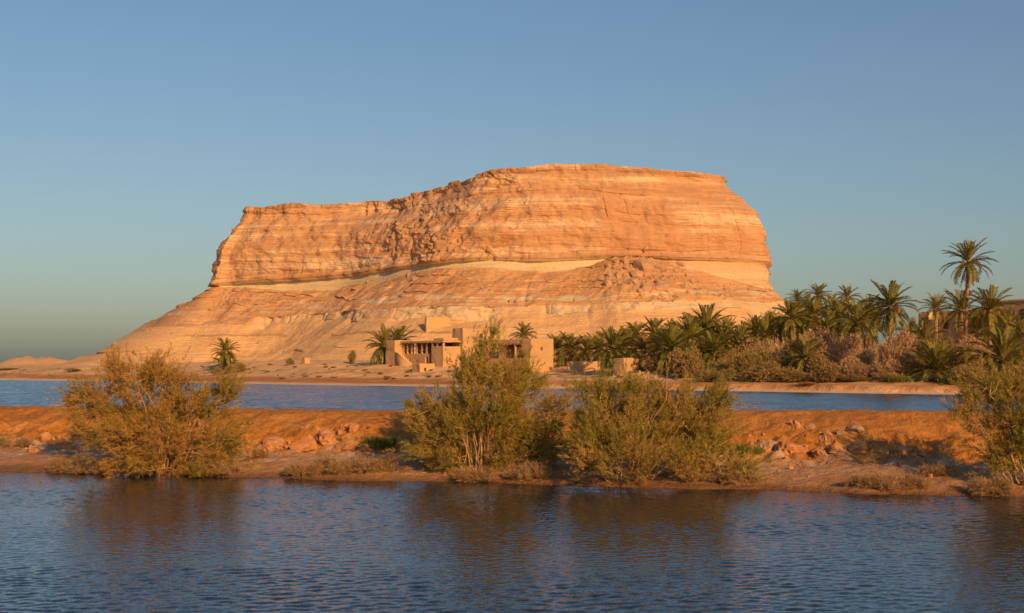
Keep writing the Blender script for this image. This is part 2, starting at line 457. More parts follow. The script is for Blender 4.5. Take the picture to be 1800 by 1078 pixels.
def strip(name, w0, w1, mat, label):
    q = []
    for s, w in ((-700, w0), (700, w0), (700, w1), (-700, w1)):
        q.append((s * DT[0] + w * DN[0], SHX + s * DT[1] + w * DN[1], 0.0))
    tag(link(name, mesh_from(name, q, [(0, 1, 2, 3)], mat)), label, kind='structure')
# pond: wind waves as real relief
pd = np.concatenate([np.linspace(7.5, 16.5, 40)[:-1], np.arange(16.5, 30, 0.056), np.arange(30, 47.5, 0.085), np.linspace(48, 95, 20)])
pt = np.concatenate([[-16, -6, -3, -1.6, -1.0, -0.75], np.linspace(-0.58, 0.58, 700), [0.75, 1.0, 1.6, 3, 6, 16]])
PD, PT = np.meshgrid(pd, pt, indexing='ij')
WX, WY = PD * PT, PD
wr = np.random.default_rng(5)
WZ = np.zeros_like(WX)
for k in range(70):
    lam = 0.17 * (0.44 / 0.17) ** wr.random()
    th = -1.25 + wr.normal(0, 0.55)             # heading mostly towards this bank, a little from the left
    kk = 2 * np.pi / lam
    WZ += (0.0016 * lam ** 0.8) * np.sin(kk * (np.cos(th) * WX + np.sin(th) * WY) + wr.random() * 6.28 + 0.8 * vnoise(WX / 2.2 + k, WY / 2.2, 0, 300 + k))
WZ *= (0.65 + 0.6 * sstep(-0.5, 0.5, fbm(WX / 9, WY / 5, 0, 3, 390))) * (1 - sstep(0.5, 0.58, np.abs(PT)))
me = mesh_from('pond', np.stack([WX, WY, WZ], -1).reshape(-1, 3), grid_faces(len(pd), len(pt)), M_WATER, True)
tag(link('pond', me), 'dark rippled pond in front of the dike', kind='structure')
strip('lake', 6.0, 420, M_WATERF, 'blue lake strip between the dike and the far shore')

# ------------------------------------------------------------------ the hill: a mesa lofted through cliff, ledges and talus
front = [  # photo column, distance of the big ledge | column, distance of the rim | photo row where the talus meets the cliff
    (376, 588, 437, 590, 505), (400, 582, 450, 581, 505), (440, 574, 480, 575, 506), (520, 560, 540, 565, 511), (600, 541, 620, 560, 508),
    (660, 516, 680, 556, 499), (710, 492, 722, 538, 483), (760, 472, 762, 513, 473), (810, 460, 803, 490, 470), (860, 454, 845, 470, 470),
    (920, 450, 900, 460, 475), (970, 447, 955, 457, 478), (1030, 446, 1010, 455, 470), (1090, 446, 1060, 454, 452), (1160, 448, 1120, 457, 457),
    (1240, 451, 1180, 464, 478), (1300, 455, 1230, 470, 495), (1340, 460, 1257, 477, 508), (1355, 470, 1267, 490, 514)]
led_row = [502, 498, 494, 490, 484, 475, 468, 461, 456, 454, 455, 455, 453, 450, 452, 454, 456, 460, 464]
rim_row = [368, 366, 363, 359, 357, 355, 344, 331, 317, 304, 296, 293, 292, 292, 296, 302, 305, 308, 312]
ctl = []
sq = lambda d: 450 + (d - 450) * 0.5
for (lx, ld, rx, rd, ty), yl, yr in zip(front, led_row, rim_row):
    ld, rd = sq(ld), sq(rd) + 4
    l = P(lx, 0, ld); r = P(rx, 0, rd)
    y2 = np.interp(lx, [400, 560, 640, 800, 1000, 1200, 1350], [562, 553, 548, 537, 538, 527, 526])
    ctl.append((l.x, l.y, r.x, r.y, P(0, ty, ld).z, P(0, yl, ld).z, P(0, yr, rd).z, P(0, y2, ld - 22).z))
for a in ((93, 495, 77, 502, 28), (96, 540, 80, 545, 27), (82, 610, 66, 600, 27), (20, 650, 15, 635, 28), (-60, 650, -55, 640, 30), (-104, 610, -94, 605, 33), (-118, 560, -104, 562, 33)):
    ctl.append(a + ((36, 67, 22) if a[0] > 0 else (34, 63, 22)))
ctl = np.array(ctl)
nC = len(ctl)
def cr(tt):     # closed Catmull-Rom through the controls
    i = np.floor(tt).astype(int); f = (tt - i)[:, None]
    p0, p1, p2, p3 = [ctl[(i + k) % nC] for k in (-1, 0, 1, 2)]
    return 0.5 * (2 * p1 + (p2 - p0) * f + (2 * p0 - 5 * p1 + 4 * p2 - p3) * f ** 2 + (3 * p1 - p0 - 3 * p2 + p3) * f ** 3)
tt = np.concatenate([np.linspace(0, 18, 940)[:-1], np.linspace(18, nC, 90)[:-1]])
cc = cr(tt)
NCOL = len(tt)
Lx, Ly, Rx, Ry, TZ, ZL, ZR, Z2 = cc.T
PXC = np.interp(tt, np.arange(19), [f[0] for f in front]); PXC[tt > 18] = 1500
def smooth_closed(v, n):
    for _ in range(n): v = 0.25 * np.roll(v, 1) + 0.5 * v + 0.25 * np.roll(v, -1)
    return v
tx = np.roll(Lx, -1) - np.roll(Lx, 1); ty = np.roll(Ly, -1) - np.roll(Ly, 1)
nx, ny = ty, -tx
ln = np.hypot(nx, ny); nx, ny = nx / ln, ny / ln
nx, ny = smooth_closed(nx, 900), smooth_closed(ny, 900)
ln = np.hypot(nx, ny); nx, ny = nx / ln, ny / ln
arc = np.cumsum(np.hypot(np.diff(Lx, prepend=Lx[0]), np.diff(Ly, prepend=Ly[0])))
T = np.minimum(TZ, ZL - 0.6)
led0 = sstep(470, 520, PXC) * (1 - sstep(1360, 1420, PXC))
led = led0 * (0.62 + 0.38 * sstep(-0.35, 0.15, fbm(arc / 12, 3, 0, 3, 203)))      # where the low pale scarp shows
SL = 0.60
rows = []           # (r outward, z, inset fraction, talus, pale, sand) per row
# talus rows, bottom to top
r_top = np.zeros(NCOL)
rT = (T - Z2) / SL
sc = 4.6 * led * (0.55 + 0.45 * np.clip(1 + fbm(arc / 22, 0, 0, 3, 201), 0, 2) / 1.2)
r2 = rT + 1.9 + (1 - led0) * 3.0
z2b = Z2 - np.where(led > 0, sc, 0) - (1 - led0) * 2.0
z3 = 12.8
r3 = r2 + (Z2 - 3.0 * led0 - 2.0 * (1 - led0) - z3) / 0.62
r4 = r3 + (z3 - 6.5) / 0.60
r5 = r4 + (6.5 - 3.2) / 0.34
r6 = r5 + 26
def addrows(ra, za, rb, zb, n, **k):
    for q in np.linspace(0, 1, n, endpoint=False):
        rows.append((ra + (rb - ra) * q, za + (zb - za) * q, np.zeros(NCOL), k))
one = np.ones(NCOL)
addrows(r6, -1.0 * one, r5, 3.2 * one, 8, talus=0, pale=0, sand=1)
addrows(r5, 3.2 * one, r4, 6.5 * one, 16, talus=0, pale=0, sand=1)
addrows(r4, 6.5 * one, r3, z3 * one, 24, talus=0.15, pale=0, sand=0.8)
addrows(r3, z3 * one, r2, z2b, 24, talus=0.35, pale=0.3, sand=0.5)
addrows(r2, z2b, rT, Z2, 20, talus=0.22, pale=0.9, sand=0)
addrows(rT, Z2, 0 * one, T, 62, talus=1, pale=0, sand=0)
addrows(0 * one, T, -0.2 * one, ZL - 0.35, 20, talus=0, pale=1, sand=0)
rows_cliff0 = len(rows)
gv = np.array([0, 0.22, 0.42, 0.55, 0.70, 0.82, 0.93, 0.945, 1.0]); gi = np.array([0, 0.05, 0.14, 0.27, 0.58, 0.84, 0.965, 0.985, 1.0])
for v in np.linspace(0, 1, 150):
    rows.append((0 * one + 1.15 * (1 - sstep(0, 0.07, v)), ZL + (ZR - ZL) * v, np.interp(v, gv, gi) * one, dict(talus=0, pale=0, sand=0)))
NR = len(rows)
RR = np.array([r[0] for r in rows]); ZZ = np.array([r[1] for r in rows]); GG = np.array([r[2] for r in rows])
talus = np.array([np.full(NCOL, r[3]['talus']) for r in rows], float)
pale = np.array([np.full(NCOL, r[3]['pale']) for r in rows], float)
sand = np.array([np.full(NCOL, r[3]['sand']) for r in rows], float)
ARC = np.broadcast_to(arc, ZZ.shape); PXX = np.broadcast_to(PXC, ZZ.shape)
ledm = np.broadcast_to(led, ZZ.shape)
talus = np.where((pale > 0.8) & (ZZ < 30), talus + (1 - ledm) * 0.9, talus)
# --- relief
cliff = 1 - np.clip(talus + sand, 0, 1)
zw = ZZ + 1.3 * fbm(ARC / 40, 0, 0, 3, 211) + 0.6 * fbm(ARC / 9, ZZ / 9, 0, 3, 213)
lay = np.floor(zw / 1.55)
lr = _hash(lay.astype(np.int64), np.zeros_like(lay, dtype=np.int64), np.zeros_like(lay, dtype=np.int64), 7) - 0.5
fr = zw / 1.55 - lay
lr2 = _hash(lay.astype(np.int64) + 1, np.zeros_like(lay, dtype=np.int64), np.zeros_like(lay, dtype=np.int64), 7) - 0.5
lr = lr * (1 - sstep(0.75, 1.0, fr)) + lr2 * sstep(0.75, 1.0, fr)
upper = np.zeros_like(ZZ); upper[rows_cliff0:] = 1
broken = sstep(600, 680, PXX) * (1 - sstep(880, 980, PXX)) * upper
bl_u = ARC / 6.5 + 1.0 * fbm(ZZ / 5, ARC / 14, 0, 3, 221); bl_v = ZZ / 3.0 + 0.9 * fbm(ARC / 9, ZZ / 9, 0, 3, 223)
blk = _hash(np.floor(bl_u).astype(np.int64), np.floor(bl_v).astype(np.int64), np.zeros_like(lay, dtype=np.int64), 11)
edge = np.minimum.reduce([bl_u - np.floor(bl_u), 1 - (bl_u - np.floor(bl_u)), bl_v - np.floor(bl_v), 1 - (bl_v - np.floor(bl_v))])
blk = blk * (0.45 + 0.55 * sstep(0.0, 0.12, edge))
crack = np.clip(1 - np.abs(fbm(ARC / 13 + 0.03 * fbm(ZZ / 3, ARC / 30, 0, 2, 231), 0.5, 0, 2, 233)) * 16, 0, 1) * sstep(0.05, 0.35, fbm(ARC / 25, ZZ / 9, 0, 2, 235))
bu2 = ARC / 2.6 + 0.9 * fbm(ZZ / 5, ARC / 11, 0, 3, 225); bv2 = ZZ / 1.7 + 0.9 * fbm(ARC / 7, ZZ / 7, 0, 3, 227)
blk2 = _hash(np.floor(bu2).astype(np.int64), np.floor(bv2).astype(np.int64), np.zeros_like(lay, dtype=np.int64), 13)
patch = sstep(-0.15, 0.35, fbm(ARC / 13, ZZ / 8, 0, 3, 229))
dn = upper * (0.75 * lr + broken * (1.2 * (blk - 0.35) * patch + 0.5 * (blk2 - 0.5) * (0.3 + patch) + 1.0 * fbm(ARC / 8, (ZZ - 0.55 * ARC) / 4, 0, 3, 237)) + (1 - broken) * 0.35 * (blk - 0.4))
dn = dn - upper * crack * 0.55
dn = dn + upper * (1.5 * fbm(ARC / 28, ZZ / 22, 0, 4, 241) + 0.6 * fbm(ARC / 5, ZZ / 4, 0, 3, 243))
low = (ZZ < 30) * (pale > 0.8) * ledm
dn = dn + low * (1.3 * fbm(ARC / 7, ZZ / 9, 0, 4, 251) + 0.5 * fbm(ARC / 2.4, ZZ / 1.6, 0, 3, 253) - 0.45 * np.clip(1 - np.abs(fbm(ARC / 9, 0.5, 0, 3, 255)) * 12, 0, 1))
tl = np.floor(zw / 2.6)
t1 = _hash(tl.astype(np.int64), np.zeros_like(lay, dtype=np.int64), np.zeros_like(lay, dtype=np.int64), 19)
tfr = zw / 2.6 - tl
bench = sstep(0.05, 0.35, fbm(ARC / 11, ZZ / 4, 0, 3, 257)) * np.clip(talus + sand, 0, 1) * (ZZ > 8) * (t1 > 0.5)
dn = dn + bench * 1.3 * (1 - sstep(0.0, 0.75, tfr)) * sstep(0.0, 0.06, tfr)
tz = np.clip(talus + sand, 0, 1) * (1 - low)
fan = np.exp(-(((PXX - 1120) / 70.0) ** 2)) * (talus > 0.9)
dz = tz * (0.8 * fbm(ARC / 22, RR / 22, 0, 4, 261) + 0.35 * fbm(ARC / 4, RR / 4, 0, 4, 263) * (0.4 + talus))
dz = dz + fan * (1.2 * sstep(0, 8, RR) * (1 - sstep(16, 24, RR)) + 0.9 * np.abs(fbm(ARC / 3, RR / 3, 0, 4, 265)))
gul = np.clip(1 - np.abs(fbm(ARC / 11, RR / 90, 0, 2, 267)) * 5, 0, 1) * (talus > 0.9)
dz = dz - 0.5 * gul * sstep(2, 10, RR)
under = np.zeros_like(ZZ)      # recess under the big ledge
under[(ZZ > T[None, :]) & (ZZ < ZL) & (upper < 1) & (pale > 0.8)] = 1
dn = dn - under * (0.4 + 1.2 * sstep(ZL - 3, ZL - 0.4, ZZ))
rim_j = 0.9 * fbm(arc / 14, 0, 0, 3, 271) + 0.6 * _hash(np.floor(arc / 7).astype(np.int64), np.zeros(NCOL, np.int64), np.zeros(NCOL, np.int64), 5)
step_b = 0.8 * np.floor(2.0 * _hash(np.floor(arc / 5 + vnoise(arc / 9, 1, 0, 3)).astype(np.int64), np.zeros(NCOL, np.int64), np.zeros(NCOL, np.int64), 9))
stp = (PXC > 690) & (PXC < 850)
ztop = rim_j * 0.55 + np.where(stp, -step_b, 0)
dz = dz + np.where(upper > 0, sstep(ZR - 4, ZR, ZZ), 0) * ztop[None, :]
cap = upper * sstep(0.935, 0.95, (ZZ - ZL) / (ZR - ZL))
dn = dn + cap * (0.5 + 0.9 * (_hash(np.floor(ARC / 4.5).astype(np.int64), np.zeros_like(lay, dtype=np.int64), np.zeros_like(lay, dtype=np.int64), 3) - 0.5))
X = Lx + (Rx - Lx) * GG + nx * (RR + dn)
Y = Ly + (Ry - Ly) * GG + ny * (RR + dn)
Z = ZZ + dz
# plateau: pull the rim inwards to a centre line
cx, cy = -10.0, 560.0
pr, pz = [], []
for k, q in enumerate((0.04, 0.12, 0.3, 0.6, 0.999)):
    X = np.vstack([X, X[NR - 1] + (cx - X[NR - 1]) * q]); Y = np.vstack([Y, Y[NR - 1] + (cy - Y[NR - 1]) * q])
    Z = np.vstack([Z, Z[NR - 1] * (1 - q) + (ZR - 0.8) * q])
    talus = np.vstack([talus, np.ones(NCOL)]); pale = np.vstack([pale, np.zeros(NCOL)]); sand = np.vstack([sand, np.zeros(NCOL)])
scar = np.zeros_like(Z)
sxm = sstep(1052, 1068, PXX + 6 * fbm(ZZ / 5, ARC / 9, 0, 3, 281)) * (1 - sstep(1185, 1205, PXX + 8 * fbm(ZZ / 5, ARC / 9, 0, 3, 283)))
scar[:NR] = upper * sxm * (1 - sstep(57.5, 59.5, ZZ + 0.8 * fbm(ARC / 6, 0, 0, 2, 285))) * 0.85
# the talus colour frays into the pale beds above it
fray = sstep(0.1, 0.5, fbm(X / 7, Z / 3, Y / 7, 4, 291))
pale_t = np.where((talus > 0.9), 0, pale)
band = np.exp(-((Z - (Z2 + 2.6)) / 2.2) ** 2) * sstep(0.0, 0.3, fbm(X / 9, Z / 0.9, Y / 9, 4, 293)) * (talus > 0.9)
bfull = np.zeros_like(Z); bfull[:NR] = bench * (1 - sstep(0.0, 0.55, tfr)) * sstep(-0.1, 0.3, fbm(ARC / 6, ZZ, 0, 3, 294))
band = np.clip(band + 0.6 * bfull * (Z < Z2 + 9), 0, 1)
talus = np.clip(talus - 0.85 * band, 0, 1); pale_t = np.clip(pale_t + band, 0, 1)
bed_shade_m = np.zeros_like(Z)  # mask of brown beds plus the shadow line painted along the big ledge
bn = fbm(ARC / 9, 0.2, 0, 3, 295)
bed_shade_m[:NR] = np.exp(-((ZZ - ZL - 0.15) / (0.5 + 0.2 * bn)) ** 2) * 0.55 + 0.45 * np.exp(-((ZZ - ZL - 2.2 - 0.3 * bn) / 0.22) ** 2) * upper + 0.6 * np.exp(-((ZZ - 13.4 - 0.5 * bn) / 0.35) ** 2) * sstep(-0.1, 0.3, fbm(ARC / 20, 0, 0, 2, 297))
bed_shade_m[:NR] += cap * 0.45 * sstep(-0.3, 0.2, fbm(ARC / 10, ZZ / 3, 0, 3, 299))
pale_t[:NR] = np.where(under > 0, pale_t[:NR] * (1 - 0.62 * sstep(1060, 1170, PXX)), pale_t[:NR])
hv = np.stack([X, Y, Z], -1).reshape(-1, 3)
hf = grid_faces(X.shape[0], NCOL, True)
me = mesh_from('hill', hv, hf, M_HILL, False)
attr(me, 'talus', talus); attr(me, 'pale', pale_t); attr(me, 'sand', sand); attr(me, 'scar', scar); attr(me, 'bed', bed_shade_m)
hill_o = link('hill', me)
tag(hill_o, 'flat-topped banded sandstone hill with pale ledges and talus skirts', kind='structure')
BV_HILL = BVHTree.FromPolygons(hv.tolist(), hf.tolist())
CAMP = Vector((0, 0, CAMH))
def hill_at(px, py):
    d = Vector(((px - 900) / F, 1, (HOR - py) / F)).normalized()
    return BV_HILL.ray_cast(CAMP, d)[0]
BV_FAR = None
def far_at(px, py):         # where the sight line meets the far shore
    d = np.linspace(120, 400, 1200)
    z = far_h((px - 900) / F * d, d)
    hit = np.where(CAMH + (HOR - py) / F * d <= z)[0]
    k = hit[0] if len(hit) else -1
    return Vector(((px - 900) / F * d[k], d[k], z[k]))
def fz(x, y): return float(far_h(np.array([x]), np.array([y]))[0])

# ------------------------------------------------------------------ rocks
def rock_mesh(name, seed, mat, sub=2, cuts=7, rough=0.12):
    rng = random.Random(seed)
    bm = bmesh.new()
    bmesh.ops.create_icosphere(bm, subdivisions=sub, radius=1.0)
    planes = []
    for _ in range(cuts):
        n = Vector((rng.gauss(0, 1), rng.gauss(0, 1), rng.gauss(0, 0.8))).normalized()
        planes.append((n, rng.uniform(0.45, 0.85)))
    for v in bm.verts:
        for n, k in planes:
            dd = v.co.dot(n) - k
            if dd > 0: v.co -= n * dd * 0.95
    co = np.array([v.co for v in bm.verts])
    nz = fbm(co[:, 0] * 2.2 + seed, co[:, 1] * 2.2, co[:, 2] * 2.2, 3, seed)
    for v, q in zip(bm.verts, nz): v.co *= 1 + rough * q
    me = bpy.data.meshes.new(name); bm.to_mesh(me); bm.free()
    me.materials.append(mat)
    return me
FALL = [rock_mesh('fallen_boulder', 400 + i, M_FALLEN, 1 if i < 4 else 2, 6) for i in range(6)]
DROCK = [rock_mesh('dike_boulder', 500 + i, M_DROCK, 3, 9, 0.26) for i in range(6)]
GROCK = [rock_mesh('grey_boulder', 540 + i, M_GROCK, 3, 8, 0.22) for i in range(2)]

rng = random.Random(12)
big = [  # the large blocks of the rock fall: column, row, half width and half height in pixels
    (1128, 464, 22, 15, 'broad slab-faced boulder at the top of the rock fall'),
    (1098, 458, 7, 9, 'upright boulder at the very peak of the rock fall'),
    (1140, 502, 13, 11, 'pale tilted block at the foot of the rock fall'),
    (1116, 480, 16, 8, 'long brown boulder below the broad slab of the rock fall'),
    (1112, 494, 14, 9, 'brown boulder left of the pale tilted block in the rock fall'),
    (1170, 498, 16, 12, 'rounded boulder right of the pale tilted block in the rock fall'),
    (1195, 463, 11, 5, 'flat boulder on the right shoulder of the rock fall'),
    (1068, 497, 9, 9, 'dark-sided boulder at the left edge of the rock fall'),
    (1188, 520, 9, 5, 'lone boulder at the bottom of the rock fall'),
    (1200, 500, 10, 7, 'leaning boulder at the right of the rock fall'),
    (733, 487, 9, 6, 'lone boulder on the talus left of centre'),
    (852, 511, 4, 6, 'small upright boulder on the talus near mid-slope'),
    (893, 496, 8, 5, 'brown boulder resting on the talus left of the rock fall'),
    (205, 602, 6, 4, 'lone boulder on the skyline of the left talus'),
    (305, 567, 10, 7, 'pale boulder high on the left talus'),
    (237, 619, 6, 4, 'pale boulder low on the left talus'),
    (455, 602, 7, 4, 'pale boulder right of the lone palm on the slope'),
    (412, 404, 7, 5, 'projecting boulder on the left shoulder of the hill')]
for px, py, hw, hh, lab in big:
    p = hill_at(px, py + hh * 0.5)
    if p is None: continue
    s = p.y / F
    o = link('boulder', FALL[4 + rng.randrange(2)], None, p + Vector((0, 0.5, 0)), (rng.uniform(-.4, .4), rng.uniform(-.4, .4), rng.uniform(0, 6.3)), (hw * s * 1.15, hw * s * 0.9, hh * s * 1.2))
    o.rotation_euler = (rng.uniform(-.25, .25), rng.uniform(-.25, .25), rng.uniform(-0.6, 0.6))
    tag(o, lab, 'boulder', 'boulders of the hill')
def scatter(n, fx, fy, smin, smax, lab, grp):
    k = 0
    while k < n:
        p = hill_at(fx(), fy())
        if p is None: continue
        s = smin * (smax / smin) ** (rng.random() ** 2)
        o = link('fallen_rock', FALL[rng.randrange(4)], None, p, (rng.uniform(0, 6), rng.uniform(0, 6), rng.uniform(0, 6)), (s * rng.uniform(.8, 1.5), s * rng.uniform(.7, 1.2), s * rng.uniform(.6, 1)))
        tag(o, lab, 'rock', grp)
        k += 1
scatter(110, lambda: rng.gauss(1130, 42), lambda: rng.gauss(488, 18), 0.45, 1.7, 'small broken rock in the rock fall under the cliff', 'rubble of the rock fall')
scatter(30, lambda: rng.uniform(1205, 1290), lambda: rng.gauss(504, 6), 0.35, 0.8, 'small rock trailing right from the rock fall', 'rubble of the rock fall tail')
scatter(60, lambda: rng.uniform(640, 1040), lambda: rng.uniform(480, 535), 0.3, 0.9, 'small rock scattered on the brown talus', 'rocks on the talus')
scatter(60, lambda: rng.triangular(200, 470, 380), lambda: rng.uniform(500, 610), 0.35, 1.1, 'small rock on the left talus slope', 'rocks on the left talus')
scatter(45, lambda: rng.uniform(640, 860), lambda: rng.uniform(350, 450), 0.5, 1.5, 'loose block on the broken upper cliff', 'loose blocks of the upper cliff')
scatter(40, lambda: rng.uniform(860, 1100), lambda: rng.uniform(588, 612), 0.3, 0.7, 'small rock on the sandy foot of the hill', 'rocks at the foot of the hill')

def dike_at(px, py):
    d = Vector(((px - 900) / F, 1, (HOR - py) / F)).normalized()
    return BV_DIKE.ray_cast(CAMP, d)[0]
drocks = [
    (476, 778, 20, 17, 0, 'orange boulder leftmost of the dike rocks beside the left bush'),
    (512, 786, 11, 11, 0, 'small dark-sided rock beside a shadow at the dike toe'),
    (538, 783, 22, 15, 0, 'orange boulder with a dark hollow on its left'),
    (573, 768, 22, 13, 0, 'tan slab boulder highest of the left dike rocks'),
    (606, 782, 26, 13, 0, 'broad orange boulder in the middle of the left dike rocks'),
    (645, 785, 15, 9, 0, 'low orange rock just left of the green grass clump'),
    (619, 752, 9, 13, 0, 'rounded lump of earth sticking out of the dike slope'),
    (706, 781, 14, 12, 0, 'round orange boulder right of the green grass clump'),
    (688, 795, 11, 7, 0, 'small rock below the round orange boulder'),
    (712, 806, 20, 8, 1, 'salt-dusted grey rock on the bench left of the centre bush'),
    (1340, 782, 14, 15, 1, 'grey streaked boulder beside the right grass clump'),
    (1357, 786, 12, 15, 1, 'narrow grey boulder next to the large pale orange one'),
    (1392, 786, 28, 20, 0, 'large pale orange boulder in the right dike rocks'),
    (1402, 747, 10, 11, 0, 'orange rock perched on the upper dike slope'),
    (1425, 750, 9, 8, 1, 'small round pale stone on the upper dike slope'),
    (1452, 772, 13, 14, 0, 'pointed orange rock rising from the right dike rocks'),
    (1440, 792, 22, 10, 0, 'sloping orange slab under the pointed rock'),
    (1476, 788, 16, 12, 0, 'rough orange boulder right of the pointed rock'),
    (1505, 753, 18, 9, 1, 'large grey-brown boulder near the dike crest in shadow'),
    (1478, 762, 8, 6, 1, 'small pale stone above the rough orange boulder'),
    (1512, 788, 18, 13, 0, 'orange boulder half in shadow on the dike'),
    (1545, 796, 18, 10, 0, 'low shaded rock at the dike toe'),
    (1580, 792, 20, 14, 0, 'dark boulder in the bush shadow on the dike'),
    (1625, 800, 15, 10, 0, 'small boulder in the shadow near the right bush'),
    (1655, 785, 14, 10, 0, 'rock lit at the edge of the right shadow'),
    (60, 792, 16, 7, 0, 'low earth lump on the far left bench'),
    (120, 786, 14, 9, 0, 'low orange rock left of the left bush')]
for i, (px, py, hw, hh, k, lab) in enumerate(drocks):
    p = dike_at(px, py + hh * 0.35)
    if p is None: continue
    s = p.y / F
    me = (GROCK if k else DROCK)[i % (2 if k else 6)]
    o = link('boulder', me, None, p + Vector((0, 0.1, 0)), (rng.uniform(-.3, .3), rng.uniform(-.3, .3), rng.uniform(-.7, .7)), (hw * s * 1.2, hw * s * 1.05, hh * s * 1.3))
    tag(o, lab, 'boulder', 'boulders on the dike')
for i in range(280):
    s = rng.uniform(-19, 17); w = rng.choice([rng.gauss(4.9, 0.6), rng.gauss(4.6, 0.8), rng.uniform(1.0, 6.5)])
    x, y = s * DT[0] + w * DN[0], SHX + s * DT[1] + w * DN[1]
    q = (0.035 + 0.15 * rng.random() ** 2.2) * (1.3 if w > 4 else 0.7)
    o = link('stone', DROCK[i % 6], None, (x, y, dike_z(x, y)), (rng.uniform(0, 6), rng.uniform(0, 6), rng.uniform(0, 6)), (q * rng.uniform(.8, 1.5), q, q * rng.uniform(.6, 1)))
    zone = int(np.searchsorted([-12.5, -7.6, -3.6, 1.6, 6.4, 11.0], s))
    where = ['left of the left bush', 'around the left bush', 'between the left bush and the green grass', 'around the tall central bush', 'around the wide bush', 'among the right dike boulders', 'near the right bush'][zone]
    tag(o, 'loose stone ' + where + (', on the bench' if w < 4.2 else ', at the foot of the slope'), 'stone', 'loose stones on the dike ' + where)
for i in range(70):
    px, py = rng.gauss(1115, 45), rng.uniform(650, 672)
    p = far_at(px, py)
    q = rng.uniform(0.15, 0.45)
    o = link('stone', FALL[i % 4], None, p, (rng.uniform(0, 6), rng.uniform(0, 6), rng.uniform(0, 6)), (q * 1.3, q, q * 0.8))
    tag(o, 'pale stone of the rubble mound below the ruined hut', 'stone', 'stones of the hut mound')

# ------------------------------------------------------------------ plants
def tube(V, Fc, pts, rad, sides=5):
    pts = [Vector(p) for p in pts]
    base = len(V)
    for i, p in enumerate(pts):
        d = (pts[min(i + 1, len(pts) - 1)] - pts[max(i - 1, 0)]).normalized()
        a = d.orthogonal().normalized(); b = d.cross(a)
        r = rad[i]
        for k in range(sides):
            t = 2 * math.pi * k / sides
            V.append(p + a * (r * math.cos(t)) + b * (r * math.sin(t)))
    for i in range(len(pts) - 1):
        for k in range(sides):
            k2 = (k + 1) % sides
            Fc.append((base + i * sides + k, base + i * sides + k2, base + (i + 1) * sides + k2, base + (i + 1) * sides + k))

def plumes(pos, axis, length, needles, nl, nw, nrng, tint=None, droop=0.15):
    """feathery sprays: thin triangles along curved axes, all at once"""
    n = len(pos)
    axis = axis / np.linalg.norm(axis, axis=1, keepdims=True)
    t = nrng.random((n, needles))
    ph = nrng.random((n, needles)) * 2 * np.pi
    ref = np.where(np.abs(axis[:, 2:3]) < 0.9, np.array([[0, 0, 1.0]]), np.array([[1.0, 0, 0]]))
    a = np.cross(axis, ref); a /= np.linalg.norm(a, axis=1, keepdims=True)
    b = np.cross(axis, a)
    base = pos[:, None, :] + axis[:, None, :] * (t * length[:, None])[..., None]
    base[..., 2] -= droop * (t ** 2) * length[:, None]
    rad = a[:, None, :] * np.cos(ph)[..., None] + b[:, None, :] * np.sin(ph)[..., None]
    dirn = axis[:, None, :] * 0.75 + rad * 0.65 + nrng.normal(0, 0.12, (n, needles, 3))
    ln = nl * (0.6 + 0.7 * nrng.random((n, needles))) * (1.15 - 0.6 * t)
    tip = base + dirn * ln[..., None]
    side = np.cross(dirn, nrng.normal(0, 1, (n, needles, 3)))
    side /= np.linalg.norm(side, axis=-1, keepdims=True) + 1e-9
    w = nw * (0.7 + 0.6 * nrng.random((n, needles)))[..., None]
    V = np.stack([base + side * w, tip, base - side * w], 2).reshape(-1, 3)
    Fc = np.arange(len(V)).reshape(-1, 3)
    if tint is None: tint = nrng.random(n)
    tn = np.clip(tint[:, None] + nrng.normal(0, 0.08, (n, needles)), 0, 1)
    return V, Fc, np.repeat(tn.reshape(-1), 3)

def lobe_points(lobes, n, nrng, shell=0.55):
    vol = np.array([l[3] * l[4] * l[5] for l in lobes]) ** 0.72
    idx = nrng.choice(len(lobes), n, p=vol / vol.sum())
    L = np.array(lobes)[idx]
    d = nrng.normal(0, 1, (n, 3)); d /= np.linalg.norm(d, axis=1, keepdims=True)
    r = (shell + (1 - shell) * nrng.random(n)) ** 0.8
    r = np.where(nrng.random(n) < 0.3, r * nrng.random(n) ** 0.5, r) * (1 + 0.10 * nrng.normal(0, 1, n))
    return L[:, :3] + d * L[:, 3:6] * r[:, None], d, idx

